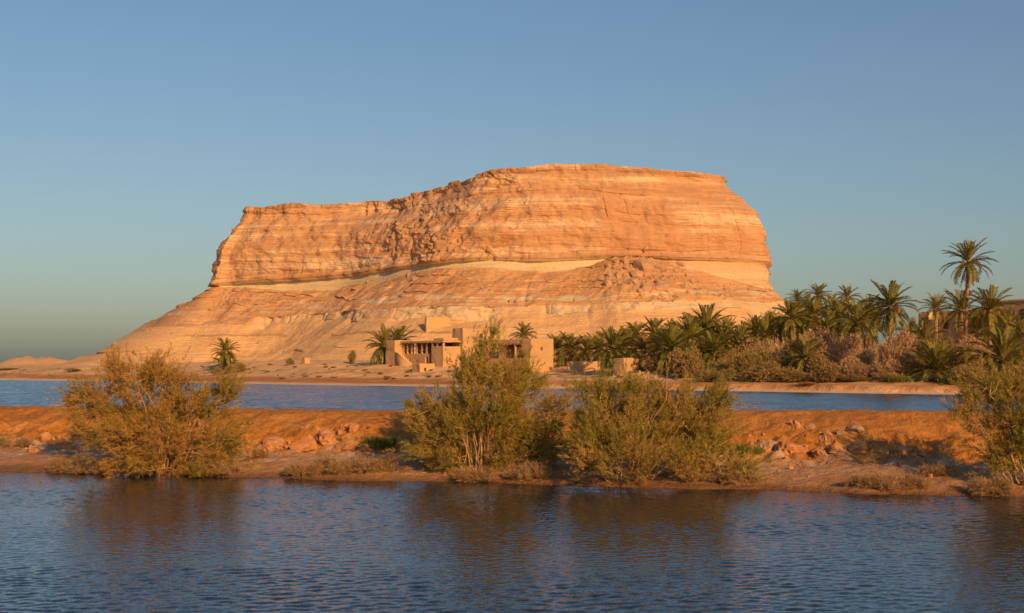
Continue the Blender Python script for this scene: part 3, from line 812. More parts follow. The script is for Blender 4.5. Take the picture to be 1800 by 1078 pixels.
def tamarisk(name, label, base_px, d, lobes_px, seed, mat, n, tip_up=0.55, stems=11, depth=0.85, needle=(28, 0.15, 0.0068), plen=(0.22, 0.5), rad=0.032):
    nrng = np.random.default_rng(seed); r = random.Random(seed)
    bp = P(base_px[0], base_px[1], d)
    bz = dike_z(bp.x, bp.y)
    root = link(name, None, None, (bp.x, bp.y, bz))
    s = d / F
    lobes = []
    for (lx, ly, hw, hh) in lobes_px:
        c = P(lx, ly, d)
        yo = r.uniform(-0.35, 0.35) * hw * s
        lobes.append((c.x - bp.x, yo, c.z - bz, hw * s, max(hw * s * depth, 0.25), hh * s))
    nc = max(6, n // 36)
    cpos, cdr, cidx = lobe_points(lobes, nc, nrng, 0.5)
    each = [lobe_points([l], 4, nrng, 0.35) for l in lobes]      # no lobe of the crown stays bare
    cpos = np.concatenate([cpos] + [e[0] for e in each]); cdr = np.concatenate([cdr] + [e[1] for e in each])
    cidx = np.concatenate([cidx] + [np.full(4, k) for k in range(len(lobes))])
    nc = len(cpos)
    csz = 0.09 + 0.13 * nrng.random(nc)
    own = nrng.integers(0, nc, n)
    pos = cpos[own] + nrng.normal(0, 1, (n, 3)) * csz[own][:, None] * np.array([1, 1, 1.15])
    dr = cdr[own]; idx = cidx[own]
    pos[:, 2] = np.where(pos[:, 2] < 0.03, 0.03 + 0.15 * nrng.random(n), pos[:, 2])
    rel = pos - np.array([0, 0, 0.2])
    axis = dr * 0.55 + rel / (np.linalg.norm(rel, axis=1, keepdims=True) + 1e-6) * 0.6 + np.array([0, 0, tip_up]) + nrng.normal(0, 0.22, (n, 3))
    # stray leaders poke out of the crown
    ns = n // 15
    pick = nrng.integers(0, n, ns)
    pos[pick] += axis[pick] / np.linalg.norm(axis[pick], axis=1, keepdims=True) * (0.25 + 0.45 * nrng.random((ns, 1))) + nrng.normal(0, 0.05, (ns, 3))
    ltint = nrng.random(len(lobes))
    tint = np.clip(0.35 * ltint[idx] + 0.40 * nrng.random(nc)[own] + 0.25 * nrng.random(n), 0, 1)
    length = plen[0] + (plen[1] - plen[0]) * nrng.random(n) ** 1.4
    V, Fc, tn = plumes(pos, axis, length, needle[0], needle[1], needle[2], nrng, tint)
    me = mesh_from('foliage', V, Fc, mat); attr(me, 'tint', tn)
    link('foliage', me, root)
    # branches: stems to the lobes, then twigs out to sprays
    BV, BF = [], []
    nodes = []
    for k in range(stems):
        l = lobes[k % len(lobes)]
        tip = Vector((l[0] + r.uniform(-.5, .5) * l[3], l[1] + r.uniform(-1.0, .2) * l[4], l[2] + r.uniform(-.2, .6) * l[5]))
        b0 = Vector((0.22 * tip.x + r.gauss(0, 0.13), max(-0.1, 0.2 * tip.y + r.gauss(0.1, 0.15)), -0.15))
        pts = []
        mid = b0.lerp(tip, 0.45) + Vector((r.gauss(0, .18), r.gauss(0, .18), 0.12 * (tip - b0).length))
        wob = Vector((r.gauss(0, 1), r.gauss(0, 1), r.gauss(0, 1))) * 0.06
        N = 9
        for i in range(N):
            t = i / (N - 1)
            q = b0 * (1 - t) ** 2 + mid * 2 * t * (1 - t) + tip * t * t + wob * math.sin(t * 9 + k) + Vector((r.gauss(0, .02), r.gauss(0, .02), r.gauss(0, .02)))
            pts.append(q)
            if i > 2: nodes.append(q)
        R0 = rad * r.uniform(0.6, 1.2)
        tube(BV, BF, pts, [R0 * (1 - 0.85 * i / (N - 1)) for i in range(N)], 6)
    link('trunk', mesh_from('trunk', [tuple(v) for v in BV], BF, M_BARK, True), root)
    TV, TF = [], []
    na = np.array(nodes)
    for k in nrng.choice(n, min(n, 320), replace=False):
        q = Vector(pos[k])
        j = int(np.argmin(((na - pos[k]) ** 2).sum(1) + 0.15 * nrng.random(len(na))))
        a = Vector(nodes[j])
        if (q - a).length > 1.6: continue
        mid = a.lerp(q, 0.5) + Vector((r.gauss(0, .07), r.gauss(0, .07), r.gauss(0, .07)))
        tube(TV, TF, [a, mid, q], [0.014, 0.010, 0.004], 4)
    if TV: tag(link('twigs', mesh_from('twigs', [tuple(v) for v in TV], TF, M_BARK), root), kind='stuff')
    tag(root, label, 'bush', 'tamarisk bushes on the dike')
    return root

tamarisk('tamarisk_bush', 'broad brown-olive tamarisk bush at the left, spreading over the dike into the pond', (285, 832), 43.0,
    [(245, 668, 58, 28), (292, 655, 36, 20), (198, 652, 13, 16), (165, 706, 50, 20), (265, 730, 105, 55), (350, 712, 66, 36), (400, 690, 15, 14), (395, 770, 55, 45), (300, 790, 120, 42), (205, 782, 62, 45), (325, 818, 85, 20), (140, 700, 22, 10)],
    21, M_TAM_B, 5200, 0.2, 22)
tamarisk('tamarisk_bush', 'tall tamarisk bush with bare pale branches in the middle of the dike', (845, 836), 41.3,
    [(858, 622, 13, 35), (868, 668, 55, 42), (820, 662, 28, 16), (908, 672, 30, 36), (760, 722, 46, 26), (842, 732, 72, 50), (915, 742, 55, 55), (775, 770, 60, 42), (905, 800, 70, 40), (955, 775, 34, 48), (800, 812, 52, 28)],
    22, M_TAM_A, 4500, 0.6, 30)
tamarisk('tamarisk_bush', 'wide tamarisk bush right of the tall central one, dense at its right side', (1085, 846), 39.2,
    [(1115, 692, 32, 22), (1042, 702, 36, 20), (1180, 708, 45, 22), (1256, 712, 15, 22), (1110, 742, 95, 46), (1222, 752, 52, 46), (1030, 772, 44, 46), (1120, 800, 120, 40), (1230, 792, 42, 36)],
    23, M_TAM_A, 4500, 0.6, 26)
tamarisk('tamarisk_bush', 'leaning tamarisk bush cut off by the right edge of the picture', (1815, 858), 36.8,
    [(1745, 694, 44, 20), (1780, 688, 34, 20), (1706, 724, 20, 12), (1762, 758, 44, 36), (1805, 740, 55, 55), (1785, 806, 42, 24), (1850, 780, 55, 55), (1840, 700, 50, 40)],
    24, M_TAM_A, 2100, 0.45, 14)
tamarisk('tamarisk_bush', 'small dark twiggy tamarisk sprig rising between the two middle bushes', (965, 760), 45.0,
    [(958, 712, 12, 7), (990, 716, 10, 6), (972, 735, 16, 14)], 25, M_TAM_B, 130, 0.6, 6)
tamarisk('tamarisk_bush', 'low olive tamarisk sprawling at the right foot of the wide bush', (1262, 838), 38.6,
    [(1262, 820, 42, 13), (1300, 832, 30, 9), (1225, 828, 30, 12)], 26, M_TAM_A, 420, 0.6, 8)

def blades(n, W, D, H, nrng, width=0.012, lean=0.45, seg=True):
    a = nrng.random(n) * 2 * np.pi; rr = np.sqrt(nrng.random(n))
    bx = np.cos(a) * rr * W; by_ = np.sin(a) * rr * D
    base = np.stack([bx, by_, -0.04 * np.ones(n)], 1)
    h = H * (0.45 + 0.65 * nrng.random(n)) * (1 - 0.45 * rr ** 2)
    lz = np.stack([bx / max(W, .01) * 0.6 + nrng.normal(0, .5, n), by_ / max(D, .01) * 0.6 + nrng.normal(0, .5, n)], 1) * lean
    mid = base + np.stack([lz[:, 0] * h * 0.35, lz[:, 1] * h * 0.35, h * 0.6], 1)
    tip = base + np.stack([lz[:, 0] * h, lz[:, 1] * h, h], 1)
    ang = nrng.random(n) * np.pi
    sd = np.stack([np.cos(ang), np.sin(ang), 0 * ang], 1) * width
    V = np.stack([base - sd, base + sd, mid + sd * 0.8, tip, mid - sd * 0.8], 1).reshape(-1, 3)
    Fc = []
    k = np.arange(n) * 5
    Fc = np.concatenate([np.stack([k, k + 1, k + 2, k + 4], 1), np.stack([k + 4, k + 2, k + 3, k + 3], 1)])
    tn = np.repeat(nrng.random(n), 5)
    return V, Fc, tn
def tri_quads(name, V, Fc, mat):
    a = Fc[Fc[:, 2] != Fc[:, 3]]; b = Fc[Fc[:, 2] == Fc[:, 3]][:, :3]
    tri = np.concatenate([a[:, [0, 1, 2]], a[:, [0, 2, 3]], b])
    return mesh_from(name, V, tri, mat)
def clump(name, label, cat, grp, px, py, wpx, hpx, n, mat, seed, width=0.010, lean=0.6):
    p = dike_at(px, py)
    if p is None: return
    s = p.y / F
    nrng = np.random.default_rng(seed)
    V, Fc, tn = blades(n, wpx * s, wpx * s * 0.6, hpx * s, nrng, width, lean)
    x, y = V[:, 0] + p.x, V[:, 1] + p.y
    me = tri_quads(name, V, Fc, mat); attr(me, 'tint', tn)
    tag(link(name, me, None, p), label, cat, grp)
def brush(label, px, py, wpx, hpx, n, seed):
    p = dike_at(px, py)
    if p is None: return
    s_ = p.y / F; W, H = wpx * s_, hpx * s_
    nrng = np.random.default_rng(seed); r = random.Random(seed)
    lobes = [(r.uniform(-.8, .8) * W, r.uniform(-.4, .4) * W, r.uniform(0.0, .35) * H, r.uniform(.18, .42) * W, r.uniform(.18, .4) * W, r.uniform(.35, .75) * H) for _ in range(9)]
    pos, drn, idx = lobe_points(lobes, n, nrng, 0.3)
    pos[:, 2] = np.abs(pos[:, 2]) * 0.8
    axis = drn * 0.5 + np.array([0, 0, 0.75]) + nrng.normal(0, 0.4, (n, 3))
    V, Fc, tn = plumes(pos, axis, 0.08 + 0.22 * nrng.random(n), 12, 0.15, 0.0048, nrng)
    me = mesh_from('dry_brush', V, Fc, M_DRY); attr(me, 'tint', tn)
    tag(link('dry_brush', me, None, p), label, 'brush', dry)
dry = 'dry brush clumps along the pond edge'
for i, (px, py, w, hh, n, lab) in enumerate([
    (535, 836, 34, 26, 500, 'low straw-coloured brush left of the pale dry brush'),
    (598, 832, 42, 44, 900, 'pale dry brush standing on the bench left of centre'),
    (660, 830, 34, 38, 650, 'pale dry brush right of the taller pale clump'),
    (845, 846, 48, 28, 700, 'dry brush at the foot of the tall central bush'),
    (930, 842, 40, 34, 600, 'dry brush at the right foot of the tall central bush'),
    (1250, 846, 45, 24, 700, 'straw-coloured brush under the wide bush at the waterline'),
    (1310, 848, 34, 20, 500, 'low straw brush right of the wide bush at the waterline'),
    (1530, 856, 40, 24, 700, 'straw-coloured brush at the right waterline'),
    (1590, 860, 42, 26, 700, 'straw-coloured brush next along the right waterline'),
    (1650, 836, 30, 18, 350, 'brown brush on the bench near the right bush'),
    (1735, 868, 42, 34, 800, 'thick pale brush at the waterline below the right bush'),
    (115, 828, 34, 26, 450, 'low straw brush left of the left bush'),
    (165, 832, 40, 28, 600, 'straw brush at the left foot of the left bush'),
    (390, 834, 45, 26, 600, 'low brush at the right foot of the left bush'),
    (30, 785, 22, 14, 240, 'reddish low brush at the far left of the dike'),
    (450, 806, 22, 18, 240, 'small dry brush right of the left bush')]):
    brush(lab, px, py, w, hh, n, 700 + i)
for i, (px, py, w, hh, n, lab) in enumerate([
    (662, 784, 26, 24, 700, 'bright green grass clump beside the round orange boulder'),
    (690, 780, 14, 20, 260, 'darker green grass clump in the shadow of the central bush'),
    (1300, 795, 20, 22, 420, 'bright green grass clump right of the wide bush'),
    (1325, 795, 16, 18, 260, 'green grass clump in front of the grey boulder'),
    (3, 780, 12, 16, 220, 'green grass clump at the left edge of the picture'),
    (596, 773, 9, 8, 90, 'tiny green grass tuft behind the tan slab boulder'),
    (985, 790, 16, 24, 240, 'green grass clump between the two middle bushes')]):
    clump('grass_clump', lab, 'grass', 'green grass clumps on the dike', px, py, w, hh, n, M_GRASS, 740 + i, 0.010, 0.7)

# far shrubs: a few shapes, copied
def shrub_mesh(seed, mat, n, needles, nl_, nw_, lobes):
    nrng = np.random.default_rng(seed)
    pos, dr, idx = lobe_points(lobes, n, nrng, 0.6)
    pos[:, 2] = np.maximum(pos[:, 2], 0.02)
    axis = dr * 0.8 + np.array([0, 0, 0.5]) + nrng.normal(0, 0.25, (n, 3))
    lt = nrng.random(len(lobes))
    V, Fc, tn = plumes(pos, axis, 0.08 + 0.14 * nrng.random(n), needles, nl_, nw_, nrng, np.clip(0.5 * lt[idx] + 0.5 * nrng.random(n), 0, 1))
    me = mesh_from('crown', V, Fc, mat); attr(me, 'tint', tn)
    return me
def shrub_lobes(seed, k=7):
    r = random.Random(seed)
    out_ = [(0, 0, 0.45, 0.55, 0.5, 0.42)]
    for i in range(k):
        a = r.uniform(0, 6.3); q = r.uniform(0.2, 0.6)
        s = r.uniform(0.2, 0.36)
        out_.append((math.cos(a) * q, math.sin(a) * q, r.uniform(0.25, 0.82), s, s, s * r.uniform(0.6, 0.9)))
    return out_
SHR = {}
for key, mat in (('pink', M_SHRUB_P), ('olive', M_SHRUB_G)):
    SHR[key] = [shrub_mesh(800 + i, mat, 760, 13, 0.085, 0.012, shrub_lobes(800 + i)) for i in range(3)]
def stem_mesh(seed):
    r = random.Random(seed); V, Fc = [], []
    for k in range(7):
        a = r.uniform(0, 6.3); q = r.uniform(0.2, 0.55)
        tip = Vector((math.cos(a) * q, math.sin(a) * q, r.uniform(0.45, 0.85)))
        tube(V, Fc, [Vector((0, 0, -0.05)), tip * 0.45 + Vector((0, 0, 0.1)), tip], [0.02, 0.014, 0.005], 4)
    return mesh_from('trunk', [tuple(v) for v in V], Fc, M_BARK)
STEM = [stem_mesh(830 + i) for i in range(3)]
def shrub(px, ptop, d, wpx, key, label, grp='tamarisk shrubs of the palm grove', hfac=None, name='shrub'):
    d = max(d, 8400 / (30 + 0.0156 * px) + 9)
    x = (px - 900) * d / F
    z = fz(x, d)
    top = CAMH + (HOR - ptop) * d / F
    h = max(top - z, 0.5) / 1.05
    i = rng.randrange(3)
    w = wpx * d / F
    root = link(name, None, None, (x, d, z - 0.05), (0, 0, rng.uniform(0, 6.3)), (w, w * 0.9, h))
    link('crown', SHR[key][i], root)
    link('trunk', STEM[i], root)
    return tag(root, label, 'shrub', grp)

# palms
def frond_mesh(c, seed, mat, pairs=30, leaf=0.19, dead=False):
    r = random.Random(seed)
    V, Fc, tn = [], [], []
    N = 12
    pts = []; ang = 0.0; p = Vector((0, 0, 0)); dirs = []
    for i in range(N + 1):
        t = i / N
        ang = -c * t ** 1.35
        dv = Vector((math.cos(ang), 0, math.sin(ang)))
        pts.append(p.copy()); dirs.append(dv)
        p = p + dv / N
    def at(t):
        f = t * N; i = min(int(f), N - 1); return pts[i].lerp(pts[i + 1], f - i), dirs[i].lerp(dirs[i + 1], f - i).normalized()
    for i in range(N):      # rachis: a flat spine
        w0, w1 = 0.012 * (1 - 0.8 * i / N), 0.012 * (1 - 0.8 * (i + 1) / N)
        b = len(V)
        for q, w in ((pts[i], w0), (pts[i + 1], w1)):
            V += [q + Vector((0, w, 0)), q - Vector((0, w, 0)), q - Vector((0, 0, w * 1.2))]
        Fc += [(b, b + 3, b + 4, b + 1), (b + 1, b + 4, b + 5, b + 2), (b + 2, b + 5, b + 3, b)]
        tn += [1.0] * 6
    for k in range(pairs):
        t = 0.10 + 0.90 * (k + 0.3 * r.random()) / pairs
        q, dv = at(min(t, 0.999))
        L = leaf * (math.sin(math.pi * (0.12 + 0.80 * t)) ** 0.6) * r.uniform(0.85, 1.15)
        up = Vector((-dv.z, 0, dv.x))
        for sgn in (-1, 1):
            if dead and r.random() < 0.3: continue
            ld = (dv * r.uniform(0.75, 1.0) + Vector((0, sgn, 0)) * r.uniform(0.55, 0.85) + up * r.uniform(0.05, 0.5) * (0 if dead else 1)).normalized()
            if dead: ld = (ld + Vector((0, 0, -0.4))).normalized()
            wv = ld.cross(up).normalized() * 0.0145
            tip = q + ld * L - Vector((0, 0, L * (0.10 if not dead else 0.35)))
            mid = q + ld * L * 0.5
            b = len(V)
            V += [q, mid + wv, tip, mid - wv]
            Fc.append((b, b + 1, b + 2, b + 3))
            tn += [r.random() * 0.8] * 4
    me = mesh_from('frond', [tuple(v) for v in V], Fc, mat); attr(me, 'tint', tn)
    return me
FRO = [frond_mesh(c, 900 + i, M_FROND) for i, c in enumerate((0.35, 0.7, 1.0, 1.3, 1.6))]
FROB = [frond_mesh(c, 910 + i, M_BRONZE) for i, c in enumerate((0.35, 0.7, 1.0, 1.3, 1.6))]
FROD = [frond_mesh(c, 920 + i, M_DEADF, 18, 0.13, True) for i, c in enumerate((0.3, 0.6, 0.2))]
def trunk_mesh():
    V, Fc = [], []
    N, K = 40, 9
    for i in range(N + 1):
        t = i / N
        rr = 1.0 + 0.25 * math.exp(-t * 14) + (0.10 if i % 2 else -0.06) + 0.12 * sstep(0.85, 1.0, t)
        for k in range(K):
            a = 2 * math.pi * (k + 0.5 * (i % 2)) / K
            V.append((rr * math.cos(a), rr * math.sin(a), t))
    for i in range(N):
        for k in range(K):
            Fc.append((i * K + k, i * K + (k + 1) % K, (i + 1) * K + (k + 1) % K, (i + 1) * K + k))
    return mesh_from('trunk', V, Fc, M_PBARK)
TRUNK = trunk_mesh()
CROWN = rock_mesh('crown', 77, M_PBARK, 2, 0, 0.25)
def dates_mesh():
    bm = bmesh.new(); r = random.Random(5)
    for k in range(26):
        t = r.random()
        mt = Matrix.Translation((r.gauss(0, .10), r.gauss(0, .10), -0.45 * t)) @ Matrix.Scale(0.07, 4)
        bmesh.ops.create_icosphere(bm, subdivisions=1, radius=1.0, matrix=mt)
    me = bpy.data.meshes.new('date_cluster'); bm.to_mesh(me); bm.free(); me.materials.append(M_DATE)
    return me
DATES = dates_mesh()
def palm(px, py, d, rpx, label, nf=34, skirt=6, dates=0, low=-35, hi=82, bronze=False, lean=0.0, base=None, tr=0.24):
    """px, py: photo position of the palm's heart; rpx: frond length in photo pixels"""
    d = max(d, 8400 / (30 + 0.0156 * px) + 13)
    x = (px - 900) * d / F
    zt = CAMH + (HOR - py) * d / F
    bx_ = x if base is None else (base - 900) * d / F
    z = fz(bx_, d) - 0.1
    zt = max(zt, z + 0.35)
    Rr = rpx * (1.12 if py < 560 else 1.3) * d / F
    nf = int(nf * (1.2 if py < 560 else 1.45))
    low = low if py < 560 else low - 12
    r = random.Random(int(px * 7 + py * 13))
    root = link('palm_tree', None, None, (bx_, d, z))
    top = Vector((x - bx_, 0, zt - z))
    tk = link('trunk', TRUNK, root, (0, 0, 0), top.to_track_quat('Z', 'Y').to_euler(), (tr, tr, top.length))
    cw = link('crown', CROWN, root, top, (0, 0, r.uniform(0, 6)), (tr * 1.5, tr * 1.5, tr * 2.2))
    iv = Vector((1 / (tr * 1.5), 1 / (tr * 1.5), 1 / (tr * 2.2)))
    cw.scale = (1, 1, 1)
    cw.data = CROWN_S
    FS = FROB if bronze else FRO
    for k in range(nf):
        t = (k + 0.5) / nf
        el = R(hi + (low - hi) * t ** 1.05 + r.gauss(0, 6))
        az = k * 2.39996 + r.gauss(0, 0.15)
        L = Rr * r.uniform(0.88, 1.12) * (0.85 if t < 0.12 else 1.0) * (1 / (1 - 0.10 * 0.8))
        i = min(4, max(0, int(0.6 + t * 4.0 + r.uniform(-.6, .6))))
        link('frond', FS[i], cw, (0, 0, 0.12), (r.gauss(0, .25), -el, az), (L, L * 1.0, L))
    for k in range(skirt):
        az = k * 2.39996 + r.gauss(0, 0.3)
        L = Rr * r.uniform(0.65, 0.95)
        link('dead_frond', FROD[k % 3], cw, (0.1 * math.cos(az), 0.1 * math.sin(az), -0.25), (r.gauss(0, .3), R(r.uniform(52, 80)), az), (L, L, L))
    for k in range(dates):
        az = -1.57 + (k - (dates - 1) / 2) * 0.8 + r.gauss(0, .2)
        q = 0.30 * Rr
        link('date_cluster', DATES, cw, (q * math.cos(az), q * math.sin(az), r.uniform(-.15, .1)), (0, 0, r.uniform(0, 6)), (1, 1, 1.1))
    return tag(root, label, 'palm', 'date palms of the oasis')
CROWN_S = rock_mesh('crown', 77, M_PBARK, 2, 0, 0.25)
for v in CROWN_S.vertices: v.co = (v.co.x * 0.33, v.co.y * 0.33, v.co.z * 0.5)

palm(1702, 463, 200, 40, 'tallest palm, its slim bare trunk rising far above the grove', 34, 16, 4, -35, 84, base=1696, tr=0.22)
palm(1690, 548, 215, 42, 'palm with arching fronds just behind the tallest trunk', 26, 6, 0, -30)
palm(1740, 548, 198, 44, 'palm with orange date clusters right of the tallest trunk', 30, 14, 7, -45)
palm(1645, 545, 240, 27, 'small palm rising behind the dark flat-roofed building', 26, 3, 0, -20)
palm(1565, 541, 178, 43, 'large round-headed palm standing free left of the dark building', 42, 12, 3, -50)
palm(1490, 525, 265, 22, 'rightmost of three small palms on the grove skyline', 32, 6)
palm(1439, 521, 265, 22, 'middle of three small palms on the grove skyline', 34, 6, 1)
palm(1403, 529, 262, 20, 'leftmost of three small palms on the grove skyline, by the hill edge', 32, 5)
palm(1391, 562, 225, 30, 'dark dense palm hanging with dry fronds at the hill edge', 40, 18, 1, -60)
palm(1355, 568, 240, 19, 'small dark palm left of the dense hanging palm', 32, 6, 0, -50)
palm(1433, 556, 230, 28, 'palm under the middle skyline palm', 34, 8)
palm(1508, 568, 195, 38, 'palm with orange heart left of the large round-headed palm', 32, 8, 1)
palm(1475, 562, 235, 30, 'dark palm filling the grove below the skyline palms', 34, 4)
palm(1535, 565, 230, 28, 'dark palm just left behind the large round-headed palm', 32, 4)
palm(1415, 634, 163, 34, 'low palm with an orange heart among the pink shrubs', 28, 3, 2, 5)
palm(1646, 657, 156, 46, 'broad trunkless palm on the shore below the tallest palm', 40, 3, 0, 5)
palm(1762, 636, 151, 50, 'big low palm at the right edge of the shore', 38, 10, 2, -30)
palm(1798, 598, 170, 32, 'palm with orange dates cut by the right picture edge', 28, 4, 3)
palm(1242, 582, 215, 38, 'tallest palm of the middle grove, right of the ruined hut', 42, 8, 1, -45)
palm(1212, 598, 208, 34, 'palm leaning left of the tallest middle palm', 36, 6, 1, -40)
palm(1183, 618, 200, 38, 'low arching palm right of the bronze one', 30, 4, 1, -15)
palm(1080, 618, 214, 35, 'spreading palm right behind the ruined hut', 32, 4, 1, -15)
palm(1131, 620, 206, 24, 'bronze-coloured dry palm behind the ruined hut', 26, 8, 1, 5, bronze=True)
palm(1003, 617, 236, 26, 'palm second from the right house along the garden wall', 30, 4, 1, -15)
palm(1032, 619, 234, 24, 'palm third from the right house along the garden wall', 28, 3, 1, -15)
palm(980, 615, 238, 24, 'palm nearest to the right corner of the right house', 28, 3, 0, -15)
palm(1052, 617, 240, 24, 'dark palm third along the garden wall, farther back', 30, 3, 0, -20)
palm(1118, 592, 248, 22, 'left of two tall dark palms behind the bronze palm', 34, 4, 0, -45)
palm(1150, 588, 248, 24, 'right of two tall dark palms behind the bronze palm', 36, 4, 0, -45)
palm(1180, 590, 240, 22, 'dark palm left behind the leaning palm', 32, 4, 0, -40)
palm(1278, 585, 235, 22, 'slim palm right behind the tallest middle palm', 28, 4, 0, -20)
palm(1328, 583, 232, 24, 'palm standing above the pink shrubs right of the middle grove', 32, 4, 0, -30)
palm(1306, 592, 240, 20, 'small dark palm between middle and right groves', 30, 4, 0, -40)
palm(1255, 625, 195, 34, 'shaded low palm under the tallest middle palm', 30, 3, 0, -5)
palm(1215, 632, 195, 30, 'shaded low palm in front of the leaning palm', 28, 3, 0, 0)
palm(1600, 600, 205, 34, 'dark palm half hidden under the large round-headed palm', 28, 4, 0, -30)
palm(676, 612, 247, 30, 'left palm of the pair beside the left tower of the mud house', 30, 6, 1, -40)
palm(702, 604, 250, 25, 'right palm of the pair, behind the tower of the mud house', 26, 2, 0, -10)
palm(397, 619, 262, 21, 'lone palm on the left plain at the foot of the hill', 32, 12, 2, -50)
palm(396, 645, 262, 22, 'short young palm at the base of the lone left palm', 22, 2, 0, 5)
palm(921, 592, 252, 20, 'palm crown showing above the roof of the right house', 24, 0, 0, 0)
palm(865, 592, 252, 14, 'small upright palm behind the tall mud block', 14, 0, 0, 30)

for a in [
    (1100, 612, 226, 28, 'low dark palm between the spreading palm and the bronze palm'),
    (1160, 610, 222, 30, 'dark palm behind the low arching palm'),
    (1232, 606, 218, 32, 'dark palm under the left side of the tallest middle palm'),
    (1270, 604, 212, 32, 'dark palm under the right side of the tallest middle palm'),
    (1300, 612, 205, 30, 'low dark palm at the right end of the middle grove'),
    (1345, 590, 226, 26, 'palm above the second pink shrub'),
    (1372, 580, 240, 24, 'palm left below the dense hanging palm'),
    (1410, 575, 236, 28, 'palm right below the dense hanging palm'),
    (1455, 582, 222, 30, 'palm deep in the grove above the low orange-hearted palm'),
    (1500, 590, 212, 30, 'palm half hidden by the tall olive shrub'),
    (1530, 545, 250, 26, 'palm filling the gap right of the skyline palms'),
    (1462, 540, 252, 24, 'palm filling the gap between the right two skyline palms'),
    (1420, 542, 250, 22, 'palm filling the gap between the left two skyline palms'),
    (1720, 585, 205, 34, 'palm under the date-bearing palm by the tallest trunk'),
    (1772, 580, 210, 32, 'palm in front of the right wing of the lodge'),
    (1625, 600, 195, 30, 'palm below the left corner of the dark lodge')]:
    palm(a[0], a[1], a[2], a[3], a[4], 30, 5, 0, -40)
pk = 'pink-grey tamarisk shrub '
